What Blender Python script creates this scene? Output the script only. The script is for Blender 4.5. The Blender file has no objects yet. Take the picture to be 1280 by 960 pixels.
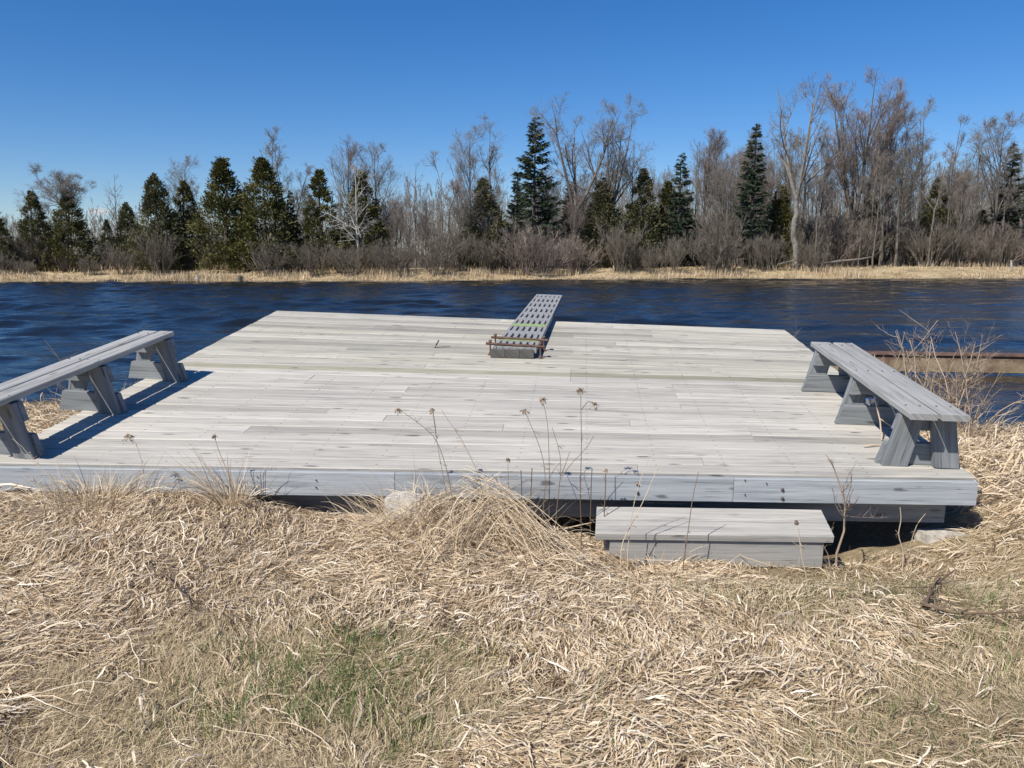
import bpy, math, random
import numpy as np
from mathutils import Vector
random.seed(7); RNG = np.random.default_rng(11)
sc = bpy.context.scene
col = sc.collection
R = math.radians

# ------------------------------------------------------------------ camera model
F = 1000.0; PITCH = math.atan(162/1000); CH = 1.6
cp, sp = math.cos(PITCH), math.sin(PITCH)
def ray(px, py):
    rx, ry = (px-640)/F, (480-py)/F
    return np.array([rx, cp+ry*sp, -sp+ry*cp])
def P(px, py, Y):
    d = ray(px, py); k = Y/d[1]
    return np.array([d[0]*k, Y, CH+d[2]*k])
def PZ(px, py, z):
    d = ray(px, py); k = (z-CH)/d[2]
    return np.array([d[0]*k, d[1]*k, z])

cam = bpy.data.cameras.new('camera'); camo = bpy.data.objects.new('camera', cam); col.objects.link(camo)
camo.location = (0, 0, CH); camo.rotation_euler = (math.pi/2-PITCH, 0, 0)
cam.sensor_width = 36; cam.lens = 36*F/1280; cam.clip_start = .05; cam.clip_end = 3000
sc.camera = camo

# ------------------------------------------------------------------ noise / terrain
_tab = RNG.random((256, 256))
def vnoise(x, y):
    x = np.asarray(x, float); y = np.asarray(y, float)
    xi = np.floor(x).astype(int); yi = np.floor(y).astype(int)
    fx = x-xi; fy = y-yi; fx = fx*fx*(3-2*fx); fy = fy*fy*(3-2*fy)
    a = _tab[xi & 255, yi & 255]; b = _tab[(xi+1) & 255, yi & 255]
    c = _tab[xi & 255, (yi+1) & 255]; d = _tab[(xi+1) & 255, (yi+1) & 255]
    return (a*(1-fx)+b*fx)*(1-fy)+(c*(1-fx)+d*fx)*fy
def sstep(a, b, x):
    t = np.clip((np.asarray(x, float)-a)/(b-a), 0, 1); return t*t*(3-2*t)
WATER = -.25
def shore_far(x): return 59.0+.14*np.asarray(x, float)+1.2*np.sin(np.asarray(x, float)*.13)+.5*np.sin(np.asarray(x, float)*.41+1)+.35*np.sin(np.asarray(x, float)*1.3+2)+.2*np.sin(np.asarray(x, float)*3.1)
def shore_near(x): return 9.35-.13*np.clip(np.asarray(x, float), -6, 8)+.35*np.sin(np.asarray(x, float)*.9+.5)
def T(x, y):
    x = np.asarray(x, float); y = np.asarray(y, float)
    near = .22*sstep(-.5, -2.0, x)*np.exp(-((y-4.35)/.95)**2)
    near = near+.14*np.exp(-((x+.42)/.42)**2-((y-4.2)/.38)**2)
    near = near+.09*np.exp(-((x-3.0)/.5)**2-((y-4.35)/.7)**2)
    near = near-.10*sstep(.25, .75, x)*sstep(3.2, 2.6, x)*sstep(3.55, 4.0, y)-.10*np.exp(-((x-1.9)/.22)**2-((y-4.5)/.35)**2)
    near = near+.05*(vnoise(x*1.7+9, y*1.9+3)-.5)+.035*(vnoise(x*5.1, y*5.3)-.5)+.012*(vnoise(x*17, y*17)-.5)
    near = near*sstep(16, 9, y)
    under = sstep(4.35, 4.9, y)*sstep(2.8, 2.5, np.abs(x+.2))*.12
    sn = shore_near(x); sf = shore_far(x)
    z = near-under-.27*sstep(5.0, sn, y)
    z = z-1.4*sstep(sn-.2, sn+3, y)
    far = -1.6+1.33*sstep(sf-4, sf, y)+.75*sstep(sf-.1, sf+6.5, y)+.5*sstep(sf+8, sf+40, y)+.25*(vnoise(x*.35, y*.35)-.5)*sstep(sf+1, sf+5, y)
    return np.where(y > sn+4, far, z)

# ------------------------------------------------------------------ object helpers
def link(o, parent=None):
    col.objects.link(o)
    if parent is not None: o.parent = parent
    return o
def tag(o, label=None, cat=None, group=None, kind=None):
    for k, v in (('label', label), ('category', cat), ('group', group), ('kind', kind)):
        if v: o[k] = v
    return o
def empty(name, loc=(0, 0, 0), rz=0, **kw):
    o = bpy.data.objects.new(name, None); o.location = loc; o.rotation_euler = (0, 0, rz)
    o.empty_display_size = .2
    link(o); return tag(o, **kw)
class QB:
    """quads only, numpy batches, with a per-face float 'tint'"""
    def __init__(s): s.v = []; s.f = []; s.t = []; s.n = 0; s.uv = []
    def add(s, v, f, t):
        v = np.asarray(v, np.float32).reshape(-1, 3); f = np.asarray(f, np.int32).reshape(-1, 4)
        s.v.append(v); s.f.append(f+s.n); s.n += len(v)
        s.t.append(np.broadcast_to(np.asarray(t, np.float32), (len(f),)))
    def tubes(s, P_, R_, n=3, tint=.5):
        P_ = np.asarray(P_, float); R_ = np.asarray(R_, float); N, K, _ = P_.shape
        d = np.gradient(P_, axis=1); d /= np.linalg.norm(d, axis=2, keepdims=True)+1e-9
        ref = np.where(np.abs(d[..., 2:3]) > .9, np.array([1., 0, 0]), np.array([0, 0, 1.]))
        a = np.cross(d, ref); a /= np.linalg.norm(a, axis=2, keepdims=True)+1e-9
        b = np.cross(d, a)
        ang = np.arange(n)*2*np.pi/n
        V = P_[:, :, None, :]+R_[:, :, None, None]*(a[:, :, None, :]*np.cos(ang)[:, None]+b[:, :, None, :]*np.sin(ang)[:, None])
        idx = np.arange(N*K*n).reshape(N, K, n); nx = np.roll(idx, -1, axis=2)
        f = np.stack([idx[:, :-1], nx[:, :-1], nx[:, 1:], idx[:, 1:]], -1)
        t = np.broadcast_to(np.asarray(tint, float).reshape(-1, 1), (N, (K-1)*n)).reshape(-1)
        s.add(V, f, t)
    def tube(s, pts, rad, n=5, tint=.5):
        pts = np.asarray(pts, float); rad = np.broadcast_to(np.asarray(rad, float), (len(pts),))
        s.tubes(pts[None], rad[None], n, [tint])
    def ribbons(s, P_, S_, tint):
        N, K, _ = P_.shape
        V = np.stack([P_-S_, P_+S_], 2)
        idx = np.arange(N*K*2).reshape(N, K, 2)
        f = np.stack([idx[:, :-1, 0], idx[:, :-1, 1], idx[:, 1:, 1], idx[:, 1:, 0]], -1)
        s.add(V, f, np.repeat(np.asarray(tint, float), K-1))
    def build(s, name, mat, parent=None, smooth=False):
        me = bpy.data.meshes.new(name)
        v = np.concatenate(s.v); f = np.concatenate(s.f); t = np.concatenate(s.t)
        me.vertices.add(len(v)); me.vertices.foreach_set('co', v.ravel().astype(np.float32))
        me.loops.add(f.size); me.loops.foreach_set('vertex_index', f.ravel().astype(np.int32))
        me.polygons.add(len(f)); me.polygons.foreach_set('loop_start', np.arange(0, f.size, 4, dtype=np.int32))
        me.update(calc_edges=True)
        a = me.attributes.new('tint', 'FLOAT', 'FACE'); a.data.foreach_set('value', t.astype(np.float32))
        if smooth: me.shade_smooth()
        me.materials.append(mat)
        return link(bpy.data.objects.new(name, me), parent)
class WB:
    """boards: chamfered profiles with UVs in metres along/across and a per-board random value"""
    def __init__(s): s.v = []; s.f = []; s.uv = []; s.t = []; s.m = []
    def loft(s, rings, tint=None, moss=0, u0=0., axis_len=None):
        """rings: list of k-point loops; faces between, caps at both ends"""
        base = len(s.v); k = len(rings[0]); tint = random.random() if tint is None else tint
        uo, vo = random.random()*40, random.random()*40
        per = [0.]
        r0 = [np.asarray(p, float) for p in rings[0]]
        for i in range(k): per.append(per[-1]+float(np.linalg.norm(r0[(i+1) % k]-r0[i])))
        us = [u0]
        for a, b in zip(rings[:-1], rings[1:]):
            us.append(us[-1]+float(np.linalg.norm(np.mean(b, axis=0)-np.mean(a, axis=0))))
        for r in rings: s.v += [tuple(map(float, p)) for p in r]
        for j in range(len(rings)-1):
            for i in range(k):
                i2 = (i+1) % k
                s.f.append((base+j*k+i, base+j*k+i2, base+(j+1)*k+i2, base+(j+1)*k+i))
                s.uv.append([(us[j], per[i]+vo), (us[j], per[i+1]+vo), (us[j+1], per[i+1]+vo), (us[j+1], per[i]+vo)])
                s.t.append(tint); s.m.append(moss)
        e = len(rings)-1
        for fc, rr in ((tuple(base+i for i in reversed(range(k))), list(reversed(r0))), (tuple(base+e*k+i for i in range(k)), [np.asarray(p, float) for p in rings[-1]])):
            s.f.append(fc); c = np.mean(rr, axis=0)
            s.uv.append([(uo+float(np.dot(p-c, (1, 1, 0)))*.2, vo+float(np.dot(p-c, (1, .3, 1)))) for p in rr]); s.t.append(tint*.8); s.m.append(moss)
    def board(s, o, ax, ay, az, L, W, H, c=.004, seg=1, **kw):
        """box from corner-centre o: length L along ax, width W along ay (centred), thickness H along az (down from 0 to -H)"""
        o, ax, ay, az = (np.asarray(q, float) for q in (o, ax, ay, az))
        ax, ay, az = (q/np.linalg.norm(q) for q in (ax, ay, az))
        prof = [(-W/2, -c), (-W/2+c, 0), (W/2-c, 0), (W/2, -c), (W/2, -H+c), (W/2-c, -H), (-W/2+c, -H), (-W/2, -H+c)]
        rings = [[o+ax*L*i/seg+ay*a+az*b for a, b in prof] for i in range(seg+1)]
        s.loft(rings, **kw)
    def build(s, name, mat, parent=None):
        me = bpy.data.meshes.new(name); me.from_pydata(s.v, [], s.f); me.update()
        uv = me.uv_layers.new(name='uv')
        uv.data.foreach_set('uv', np.array([c for f in s.uv for c in f], np.float32).ravel())
        a = me.attributes.new('tint', 'FLOAT', 'FACE'); a.data.foreach_set('value', np.array(s.t, np.float32))
        a = me.attributes.new('moss', 'FLOAT', 'FACE'); a.data.foreach_set('value', np.array(s.m, np.float32))
        me.materials.append(mat)
        return link(bpy.data.objects.new(name, me), parent)

# ------------------------------------------------------------------ materials
class NT:
    def __init__(s, name):
        s.m = bpy.data.materials.new(name); s.m.use_nodes = True
        s.t = s.m.node_tree; s.b = s.t.nodes['Principled BSDF']; s.out = s.t.nodes['Material Output']
    def n(s, typ, **kw):
        q = s.t.nodes.new(typ)
        for k, v in kw.items():
            if k.startswith('i_'):
                key = k[2:]; key = int(key) if key.isdigit() else key.replace('_', ' ')
                q.inputs[key].default_value = v
            else: setattr(q, k, v)
        return q
    def l(s, a, b): s.t.links.new(a, b)
    def math(s, op, a, b=None, clamp=False):
        q = s.n('ShaderNodeMath', operation=op, use_clamp=clamp)
        for i, x in enumerate((a, b)):
            if x is None: continue
            if isinstance(x, (int, float)): q.inputs[i].default_value = x
            else: s.l(x, q.inputs[i])
        return q.outputs[0]
    def ramp(s, fac, stops):
        q = s.n('ShaderNodeValToRGB'); e = q.color_ramp.elements
        while len(e) < len(stops): e.new(.5)
        for el, (p, c) in zip(e, stops):
            el.position = p; el.color = (*c, 1) if not isinstance(c, (int, float)) else (c, c, c, 1)
        s.l(fac, q.inputs[0]); return q.outputs[0]
    def mix(s, fac, a, b, mode='MIX'):
        q = s.n('ShaderNodeMix', data_type='RGBA', blend_type=mode)
        for i, x in ((0, fac), (6, a), (7, b)):
            if isinstance(x, (int, float)): q.inputs[i].default_value = x
            elif isinstance(x, tuple): q.inputs[i].default_value = (*x, 1)
            else: s.l(x, q.inputs[i])
        return q.outputs[2]
    def noise(s, vec, scale, detail=3, rough=.55, dist=0):
        q = s.n('ShaderNodeTexNoise'); q.inputs['Scale'].default_value = scale; q.inputs['Detail'].default_value = detail
        q.inputs['Roughness'].default_value = rough; q.inputs['Distortion'].default_value = dist
        if vec is not None: s.l(vec, q.inputs['Vector'])
        return q.outputs['Fac']
    def attr(s, name): return s.n('ShaderNodeAttribute', attribute_name=name).outputs['Fac']
    def scale(s, vec, v, off=None):
        q = s.n('ShaderNodeMapping'); q.inputs['Scale'].default_value = v; s.l(vec, q.inputs['Vector'])
        if off is not None: s.l(off, q.inputs['Location'])
        return q.outputs[0]
    def bump(s, h, strength, dist=.01):
        q = s.n('ShaderNodeBump'); q.inputs['Strength'].default_value = strength; q.inputs['Distance'].default_value = dist
        s.l(h, q.inputs['Height']); s.l(q.outputs[0], s.b.inputs['Normal']); return q
    def color(s, c): s.l(c, s.b.inputs['Base Color'])
    def rough(s, r): s.b.inputs['Roughness'].default_value = r

def wood_mat(name, light, mid, dark, nails=False, moss_c=(.36, .36, .26), rough=.8, stain=.5):
    m = NT(name); uv = m.n('ShaderNodeUVMap', uv_map='uv').outputs[0]; tint = m.attr('tint'); moss = m.attr('moss')
    comb = m.n('ShaderNodeCombineXYZ'); m.l(m.math('MULTIPLY', tint, 37.), comb.inputs[0]); m.l(m.math('MULTIPLY', tint, 91.), comb.inputs[1])
    gr = m.noise(m.scale(uv, (2.2, 70, 1), comb.outputs[0]), 1, 5, .62, .6)
    gr2 = m.noise(m.scale(uv, (1.1, 16, 1), comb.outputs[0]), 1, 4, .6, .8)
    patch = m.noise(m.scale(uv, (.9, 3.2, 1), comb.outputs[0]), 1, 3)
    c = m.ramp(gr, [(.27, dark), (.44, mid), (.6, light), (1, light)])
    c2 = m.ramp(gr2, [(.32, dark), (.44, mid), (.54, light), (1, light)])
    c = m.mix(.5, c, c2)
    pf = m.ramp(patch, [(.45, 0), (.68, 1)])
    c = m.mix(m.math('MULTIPLY', pf, stain), c, mid)
    # dark checks (drying cracks) and knots
    ck = m.noise(m.scale(uv, (3.0, 130, 1), comb.outputs[0]), 1, 2, .5, .3)
    ckm = m.noise(m.scale(uv, (1.7, 9, 1), comb.outputs[0]), 1, 2)
    crack = m.math('MULTIPLY', m.ramp(ck, [(.29, 1), (.36, 0)]), m.ramp(ckm, [(.45, 0), (.58, 1)]))
    vo = m.n('ShaderNodeTexVoronoi', feature='F1'); vo.inputs['Scale'].default_value = 1; wv_ = m.n('ShaderNodeVectorMath', operation='ADD'); m.l(m.scale(uv, (3.6, 15, 1), comb.outputs[0]), wv_.inputs[0]); cn_ = m.n('ShaderNodeTexNoise'); cn_.inputs['Scale'].default_value = 1; m.l(m.scale(uv, (9, 60, 1)), cn_.inputs['Vector']); sc2 = m.n('ShaderNodeVectorMath', operation='SCALE'); sc2.inputs['Scale'].default_value = .35; m.l(cn_.outputs['Color'], sc2.inputs[0]); m.l(sc2.outputs[0], wv_.inputs[1]); m.l(wv_.outputs[0], vo.inputs['Vector'])
    knot = m.math('MULTIPLY', m.ramp(vo.outputs['Distance'], [(.10, 1), (.2, 0)]), m.ramp(m.noise(m.scale(uv, (.8, 5, 1), comb.outputs[0]), 1, 1), [(.46, 0), (.54, 1)]))
    c = m.mix(m.math('MULTIPLY', knot, .75), c, tuple(x*.35 for x in dark))
    c = m.mix(m.math('MULTIPLY', crack, .6), c, tuple(x*.22 for x in dark))
    tv = m.ramp(tint, [(0, .62), (.5, .9), (1, 1.1)])
    c = m.mix(1, c, tv, 'MULTIPLY')
    c = m.mix(m.math('MULTIPLY', moss, .55), c, m.mix(1, c, tuple(min(1, x*2.6) for x in moss_c), 'MULTIPLY'))
    if nails:
        sx = m.n('ShaderNodeSeparateXYZ'); m.l(uv, sx.inputs[0])
        fx = m.math('ABSOLUTE', m.math('SUBTRACT', m.math('FRACT', m.math('DIVIDE', sx.outputs[0], .41)), .5))
        near = m.math('LESS_THAN', fx, .016)
        fy = m.math('ABSOLUTE', m.math('SUBTRACT', m.math('FRACT', m.math('DIVIDE', sx.outputs[1], .075)), .5))
        dot = m.math('MULTIPLY', near, m.math('LESS_THAN', fy, .07))
        c = m.mix(m.math('MULTIPLY', dot, .6), c, (.06, .055, .05))
    m.color(c); m.rough(rough)
    h = m.math('ADD', gr, m.math('MULTIPLY', crack, -1.2)); m.bump(h, .5, .004)
    return m.m
M = {}
M['deck'] = wood_mat('weathered_deck_wood', (.505, .475, .42), (.38, .36, .322), (.175, .168, .156), nails=True, stain=.6)
M['fascia'] = wood_mat('blue_grey_fascia_wood', (.375, .395, .41), (.275, .295, .315), (.14, .152, .165), stain=.5)
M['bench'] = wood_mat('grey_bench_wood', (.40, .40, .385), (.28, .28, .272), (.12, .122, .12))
M['leg'] = wood_mat('shaded_blue_grey_leg_wood', (.26, .275, .285), (.175, .188, .196), (.08, .085, .09))  # blue-grey legs, darkened so that the seat's shade is in the colour
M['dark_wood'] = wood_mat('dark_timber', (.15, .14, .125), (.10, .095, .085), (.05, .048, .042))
M['riser'] = wood_mat('pale_riser_wood', (.52, .50, .46), (.42, .41, .385), (.25, .245, .235))
M['step'] = wood_mat('step_wood', (.47, .445, .40), (.34, .325, .30), (.17, .16, .15))

def tint_mat(name, stops, rough=.7, transl=0., spec=.3, noise_sc=None):
    m = NT(name); t = m.attr('tint'); c = m.ramp(t, stops)
    if noise_sc:
        g = m.n('ShaderNodeNewGeometry')
        nz = m.ramp(m.noise(g.outputs['Position'], noise_sc, 4, .6), [(.3, .6), (.7, 1.3)])
        c = m.mix(1, c, nz, 'MULTIPLY')
    m.color(c); m.rough(rough); m.b.inputs['Specular IOR Level'].default_value = spec
    if transl:
        tr = m.n('ShaderNodeBsdfTranslucent'); m.l(c, tr.inputs['Color'])
        mx = m.n('ShaderNodeMixShader'); mx.inputs[0].default_value = transl
        m.l(m.b.outputs[0], mx.inputs[1]); m.l(tr.outputs[0], mx.inputs[2]); m.l(mx.outputs[0], m.out.inputs[0])
    return m.m
M['straw'] = tint_mat('dry_straw', [(0, (.16, .11, .065)), (.22, (.39, .29, .175)), (.5, (.60, .475, .325)), (.8, (.73, .615, .46)), (1, (.84, .76, .63))], .7, .2, .15)
M['fine'] = tint_mat('fine_dry_grass', [(0, (.24, .185, .105)), (.4, (.50, .40, .255)), (.75, (.65, .545, .37)), (1, (.78, .68, .50))], .8, .25, .1)
M['green'] = tint_mat('green_grass', [(0, (.05, .105, .022)), (.6, (.10, .185, .04)), (1, (.22, .25, .08))], .6, .25)
M['stem'] = tint_mat('dead_weed_stem', [(0, (.13, .09, .06)), (.5, (.25, .18, .12)), (1, (.60, .50, .36))], .7)
M['twig'] = tint_mat('shore_twigs', [(0, (.17, .12, .09)), (.5, (.34, .26, .19)), (1, (.55, .46, .36))], .7)
M['bark'] = tint_mat('grey_bark', [(0, (.085, .07, .058)), (.5, (.16, .14, .12)), (1, (.30, .28, .25))], .85, noise_sc=3)
M['birch'] = tint_mat('white_bark', [(0, (.30, .285, .26)), (1, (.52, .50, .46))], .8, noise_sc=5)
M['pale'] = tint_mat('pale_bark', [(0, (.15, .135, .118)), (1, (.29, .265, .235))], .85, noise_sc=4)
M['twigs'] = tint_mat('tree_twigs', [(0, (.135, .118, .10)), (.5, (.225, .20, .172)), (1, (.32, .29, .25))], .85)
M['redtwigs'] = tint_mat('reddish_twigs', [(0, (.145, .115, .098)), (.5, (.235, .19, .163)), (1, (.33, .275, .24))], .85)
M['shrub'] = tint_mat('shrub_twigs', [(0, (.09, .076, .062)), (.5, (.17, .146, .118)), (1, (.28, .245, .20))], .85)
M['cedar'] = tint_mat('cedar_foliage', [(0, (.046, .046, .014)), (.5, (.115, .112, .034)), (1, (.20, .185, .068))], .7, .12)
M['olive'] = tint_mat('olive_cedar_foliage', [(0, (.055, .055, .024)), (.5, (.115, .112, .050)), (1, (.18, .17, .085))], .7, .12)
M['spruce'] = tint_mat('spruce_needles', [(0, (.016, .028, .016)), (.5, (.038, .060, .034)), (1, (.075, .10, .055))], .65, .08)

def rust_mat():
    m = NT('rusty_steel'); g = m.n('ShaderNodeNewGeometry'); nz = m.noise(g.outputs['Position'], 9, 5, .65)
    n2 = m.noise(g.outputs['Position'], 2.3, 3)
    c = m.ramp(nz, [(.25, (.045, .027, .02)), (.5, (.105, .058, .042)), (.75, (.19, .115, .08))])
    m.color(c); m.rough(.85); m.bump(nz, .4, .01); return m
M['rust'] = rust_mat().m
def rust_lichen():
    m = rust_mat(); g = m.n('ShaderNodeNewGeometry'); c0 = m.b.inputs['Base Color'].links[0].from_socket
    n2 = m.noise(g.outputs['Position'], 3.1, 5, .7)
    sz = m.n('ShaderNodeSeparateXYZ'); m.l(g.outputs['Position'], sz.inputs[0])
    lo = m.math('ADD', m.math('MULTIPLY', m.math('SUBTRACT', .02, sz.outputs[2]), 4.0), m.math('SUBTRACT', n2, .35))
    c = m.mix(m.ramp(lo, [(.2, 0), (.5, .9)]), c0, m.ramp(n2, [(.32, (.12, .075, .045)), (.6, (.30, .235, .14)), (.8, (.40, .33, .21))]))
    m.color(c); return m.m
M['rustbeam'] = rust_lichen()
def plain(name, c, rough=.6, metal=0, nz=None):
    m = NT(name); m.rough(rough); m.b.inputs['Metallic'].default_value = metal
    if nz:
        g = m.n('ShaderNodeNewGeometry'); q = m.noise(g.outputs['Position'], nz, 5, .6)
        m.color(m.ramp(q, [(.3, tuple(x*.6 for x in c)), (.7, tuple(min(1, x*1.25) for x in c))])); m.bump(q, .35, .01)
    else: m.b.inputs['Base Color'].default_value = (*c, 1)
    return m.m
M['board'] = plain('grey_springboard', (.29, .287, .285), .6, 0, 40)
M['stripe'] = plain('lime_grip_tape', (.27, .37, .14), .7, 0, 30)
M['concrete'] = plain('pale_concrete', (.50, .46, .40), .9, 0, 25)
M['bolt'] = plain('dull_iron', (.12, .10, .09), .6, .6, 60)
M['foil'] = plain('crumpled_foil', (.45, .50, .62), .25, .85)

def ground_mat():
    m = NT('grassy_ground'); g = m.n('ShaderNodeNewGeometry'); p = g.outputs['Position']
    a = m.noise(p, 2.2, 6, .65); b = m.noise(m.scale(p, (30, 30, 8)), 1, 5, .7); 
    c = m.ramp(b, [(.25, (.11, .082, .047)), (.5, (.29, .225, .135)), (.75, (.47, .375, .235))])
    c = m.mix(m.ramp(a, [(.35, 0), (.7, .55)]), c, (.17, .125, .07))
    sz = m.n('ShaderNodeSeparateXYZ'); m.l(p, sz.inputs[0])
    farw = m.ramp(m.math('DIVIDE', sz.outputs[1], 100.), [(.4, 0), (.5, 1)])
    fb = m.noise(m.scale(p, (.5, .9, .5)), 1, 6, .7)
    fc = m.ramp(fb, [(.3, (.15, .115, .06)), (.5, (.36, .28, .16)), (.72, (.48, .385, .235))])
    wood = m.ramp(m.math('DIVIDE', m.math('SUBTRACT', sz.outputs[1], m.math('MULTIPLY', sz.outputs[0], .14)), 100.), [(.655, 0), (.70, 1)])
    fc = m.mix(wood, fc, (.085, .065, .045))
    c = m.mix(farw, c, fc)
    wet = m.ramp(m.math('ADD', sz.outputs[2], .3), [(.03, 1), (.09, 0)])
    c = m.mix(m.math('MULTIPLY', wet, .8), c, (.05, .037, .022))
    m.color(c); m.rough(.95); m.bump(b, .6, .02); return m.m
M['ground'] = ground_mat()

def water_mat():
    m = NT('river_water'); g = m.n('ShaderNodeNewGeometry'); p = g.outputs['Position']
    w2 = m.noise(m.scale(p, (2.6, 5.0, 1)), 1, 4, .6, .5)
    w3 = m.noise(m.scale(p, (8, 14, 1)), 1, 3, .55, .3)
    gust = m.noise(m.scale(p, (.06, .16, 1)), 1, 3, .5)
    amp = m.ramp(gust, [(.35, .5), (.65, 1)])
    h = m.math('MULTIPLY', m.math('ADD', m.math('MULTIPLY', w2, .045), m.math('MULTIPLY', w3, .012)), amp)
    m.b.inputs['Base Color'].default_value = (.010, .012, .014, 1); m.rough(.06)
    m.b.inputs['IOR'].default_value = 1.333; m.b.inputs['Specular IOR Level'].default_value = .5
    m.bump(h, .9, 1.0); return m.m
M['water'] = water_mat()

# ------------------------------------------------------------------ ground sheet and water
def axis(dense, far):
    a = list(dense); s = dense[-1]-dense[-2]; x = dense[-1]
    while x < far: s *= 1.25; x += min(s, 60); a.append(x)
    a2 = []; x = dense[0]; s = dense[1]-dense[0]
    while x > -far: s *= 1.25; x -= min(s, 60); a2.append(x)
    return np.array(a2[::-1]+a)
xs = axis(np.arange(-5, 6.5, .07), 700)
ysd = np.concatenate([np.arange(1.2, 10.5, .07), np.arange(11, 52, 1.5), np.arange(52, 80, .6)])
ys = axis(ysd, 900); ys = ys[ys > -150]
gx, gy = np.meshgrid(xs, ys, indexing='ij'); gz = T(gx, gy)
q = QB(); idx = np.arange(gx.size).reshape(gx.shape)
q.add(np.stack([gx, gy, gz], -1), np.stack([idx[:-1, :-1], idx[1:, :-1], idx[1:, 1:], idx[:-1, 1:]], -1), .5)
tag(q.build('ground', M['ground'], smooth=True), kind='structure')
wx = axis(np.arange(-58, 62, .2), 700)
wy = np.concatenate([np.arange(7.5, 17, .075), np.arange(17, 72, .13), np.array([74, 80, 95, 150])])
gx, gy = np.meshgrid(wx, wy, indexing='ij')
gust = np.clip(.42+.75*(vnoise(gx*.055+3, gy*.11+4)-.35)+.30*(vnoise(gx*.21, gy*.5)-.5)-.0045*gx, (.30), 1.2)*sstep(64, 50, np.abs(gx))
hw = np.zeros_like(gx); rw = np.random.default_rng(5)
for k in range(34):
    lam = .5*(3.4/.5)**rw.random(); th = rw.normal(np.pi/2+.25, .42); kk = 2*np.pi/lam; amp = .020*lam**1.0*rw.uniform(.5, 1)
    phs = kk*(np.cos(th)*gx+np.sin(th)*gy)+rw.uniform(0, 6.28)+1.8*vnoise(gx*.35+k*7, gy*.5+k*3)
    s1 = .5+.5*np.sin(phs); hw += amp*(s1**1.5-.5)
hw = hw*gust*sstep(7.5, 10, gy)*1.15
q = QB(); idx = np.arange(gx.size).reshape(gx.shape)
q.add(np.stack([gx, gy, WATER+hw], -1), np.stack([idx[:-1, :-1], idx[1:, :-1], idx[1:, 1:], idx[:-1, 1:]], -1), .5)
tag(q.build('river_water', M['water'], smooth=True), kind='structure')

# ------------------------------------------------------------------ deck
Y0 = 4.49
FL = P(-20, 578, Y0); FR = P(1218, 597, Y0)
W0 = FR[0]-FL[0]
Yb = Y0*W0/((lambda a, b: b[0]-a[0])(P(347, 388, Y0), P(980, 412, Y0)))
BL = P(347, 388, Yb); BR = P(980, 412, Yb)
DL = float(np.linalg.norm((BL+BR)/2-(FL+FR)/2)); DW = float(np.linalg.norm(FR-FL))
print('deck', FL, FR, BL, BR, 'len', DL, 'wid', DW)
def D(u, v): return (FL*(1-u)+FR*u)*(1-v)+(BL*(1-u)+BR*u)*v
def deck_at(px, py):
    d = ray(px, py); o = np.array([0, 0, CH]); u, v, k = .5, .3, 5.
    for _ in range(30):
        f = D(u, v)-(o+d*k); e = 1e-4
        J = np.stack([(D(u+e, v)-D(u, v))/e, (D(u, v+e)-D(u, v))/e, -d], 1)
        s_ = np.linalg.solve(J, -f); u += s_[0]; v += s_[1]; k += s_[2]
    return u, v
AX = (FR-FL)/np.linalg.norm(FR-FL); AYd = (BL+BR-FL-FR); AYd /= np.linalg.norm(AYd)
NZ = np.cross(AX, AYd); NZ /= np.linalg.norm(NZ)
deck = empty('wooden_deck', tuple((FL+FR)/2-np.array([0, 0, .4])), label='large grey weathered plank deck sloping up from the straw towards the river', cat='deck')
ORG = np.array(deck.location)
def loc(p): return np.asarray(p, float)-ORG
wb = WB()
rows = int(round(DL/.142)); th = .038
brk = .455
for r in range(rows):
    v0 = r/rows; v1 = (r+1)/rows; vm = (v0+v1)/2
    g = random.choice([.0015, .003, .004, .0055, .0065, .0075])
    if abs(r-int(brk*rows)) < 1: g = .011
    cuts = sorted([0., 1.]+[round((random.choice([.22, .29, .365, .44, .51, .585, .66, .73, .80]))+0.0, 3) for _ in range(random.choice([1, 1, 2]))])
    cuts = [c for i, c in enumerate(cuts) if i == 0 or c-cuts[i-1] > .12]
    if cuts[-1] != 1.: cuts[-1] = 1.
    for a, b in zip(cuts[:-1], cuts[1:]):
        tint = min(1, max(0, random.gauss(.6, .27))); dz = random.uniform(-.0018, .0018)
        mo = 0 if vm < brk else .15+.3*random.random()
        if brk < vm < brk+.05: mo = 1.; tint *= .6
        ov = random.uniform(0, .006)/DW
        aa = a+.0012/DW if a > 0 else -ov
        bb = b-.0012/DW if b < 1 else 1+ov
        ns = max(2, int((b-a)*16)); rings = []
        for i in range(ns+1):
            u = aa+(bb-aa)*i/ns
            w1, w2 = random.uniform(-.0012, .0012), random.uniform(-.0012, .0012)
            p0 = D(u, v0)+AYd*(g+w1); p1 = D(u, v1)-AYd*(g+w2); c = .0055
            lift = NZ*(dz+random.uniform(-.0006, .0006))
            rings.append([loc(p) for p in (p0-NZ*c+lift, p0+AYd*c+lift, p1-AYd*c+lift, p1-NZ*c+lift, p1-NZ*th+lift, p0-NZ*th+lift)])
        wb.loft(rings, tint=tint, moss=mo, u0=a*DW)
decking = wb.build('decking', M['deck'], deck)
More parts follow.
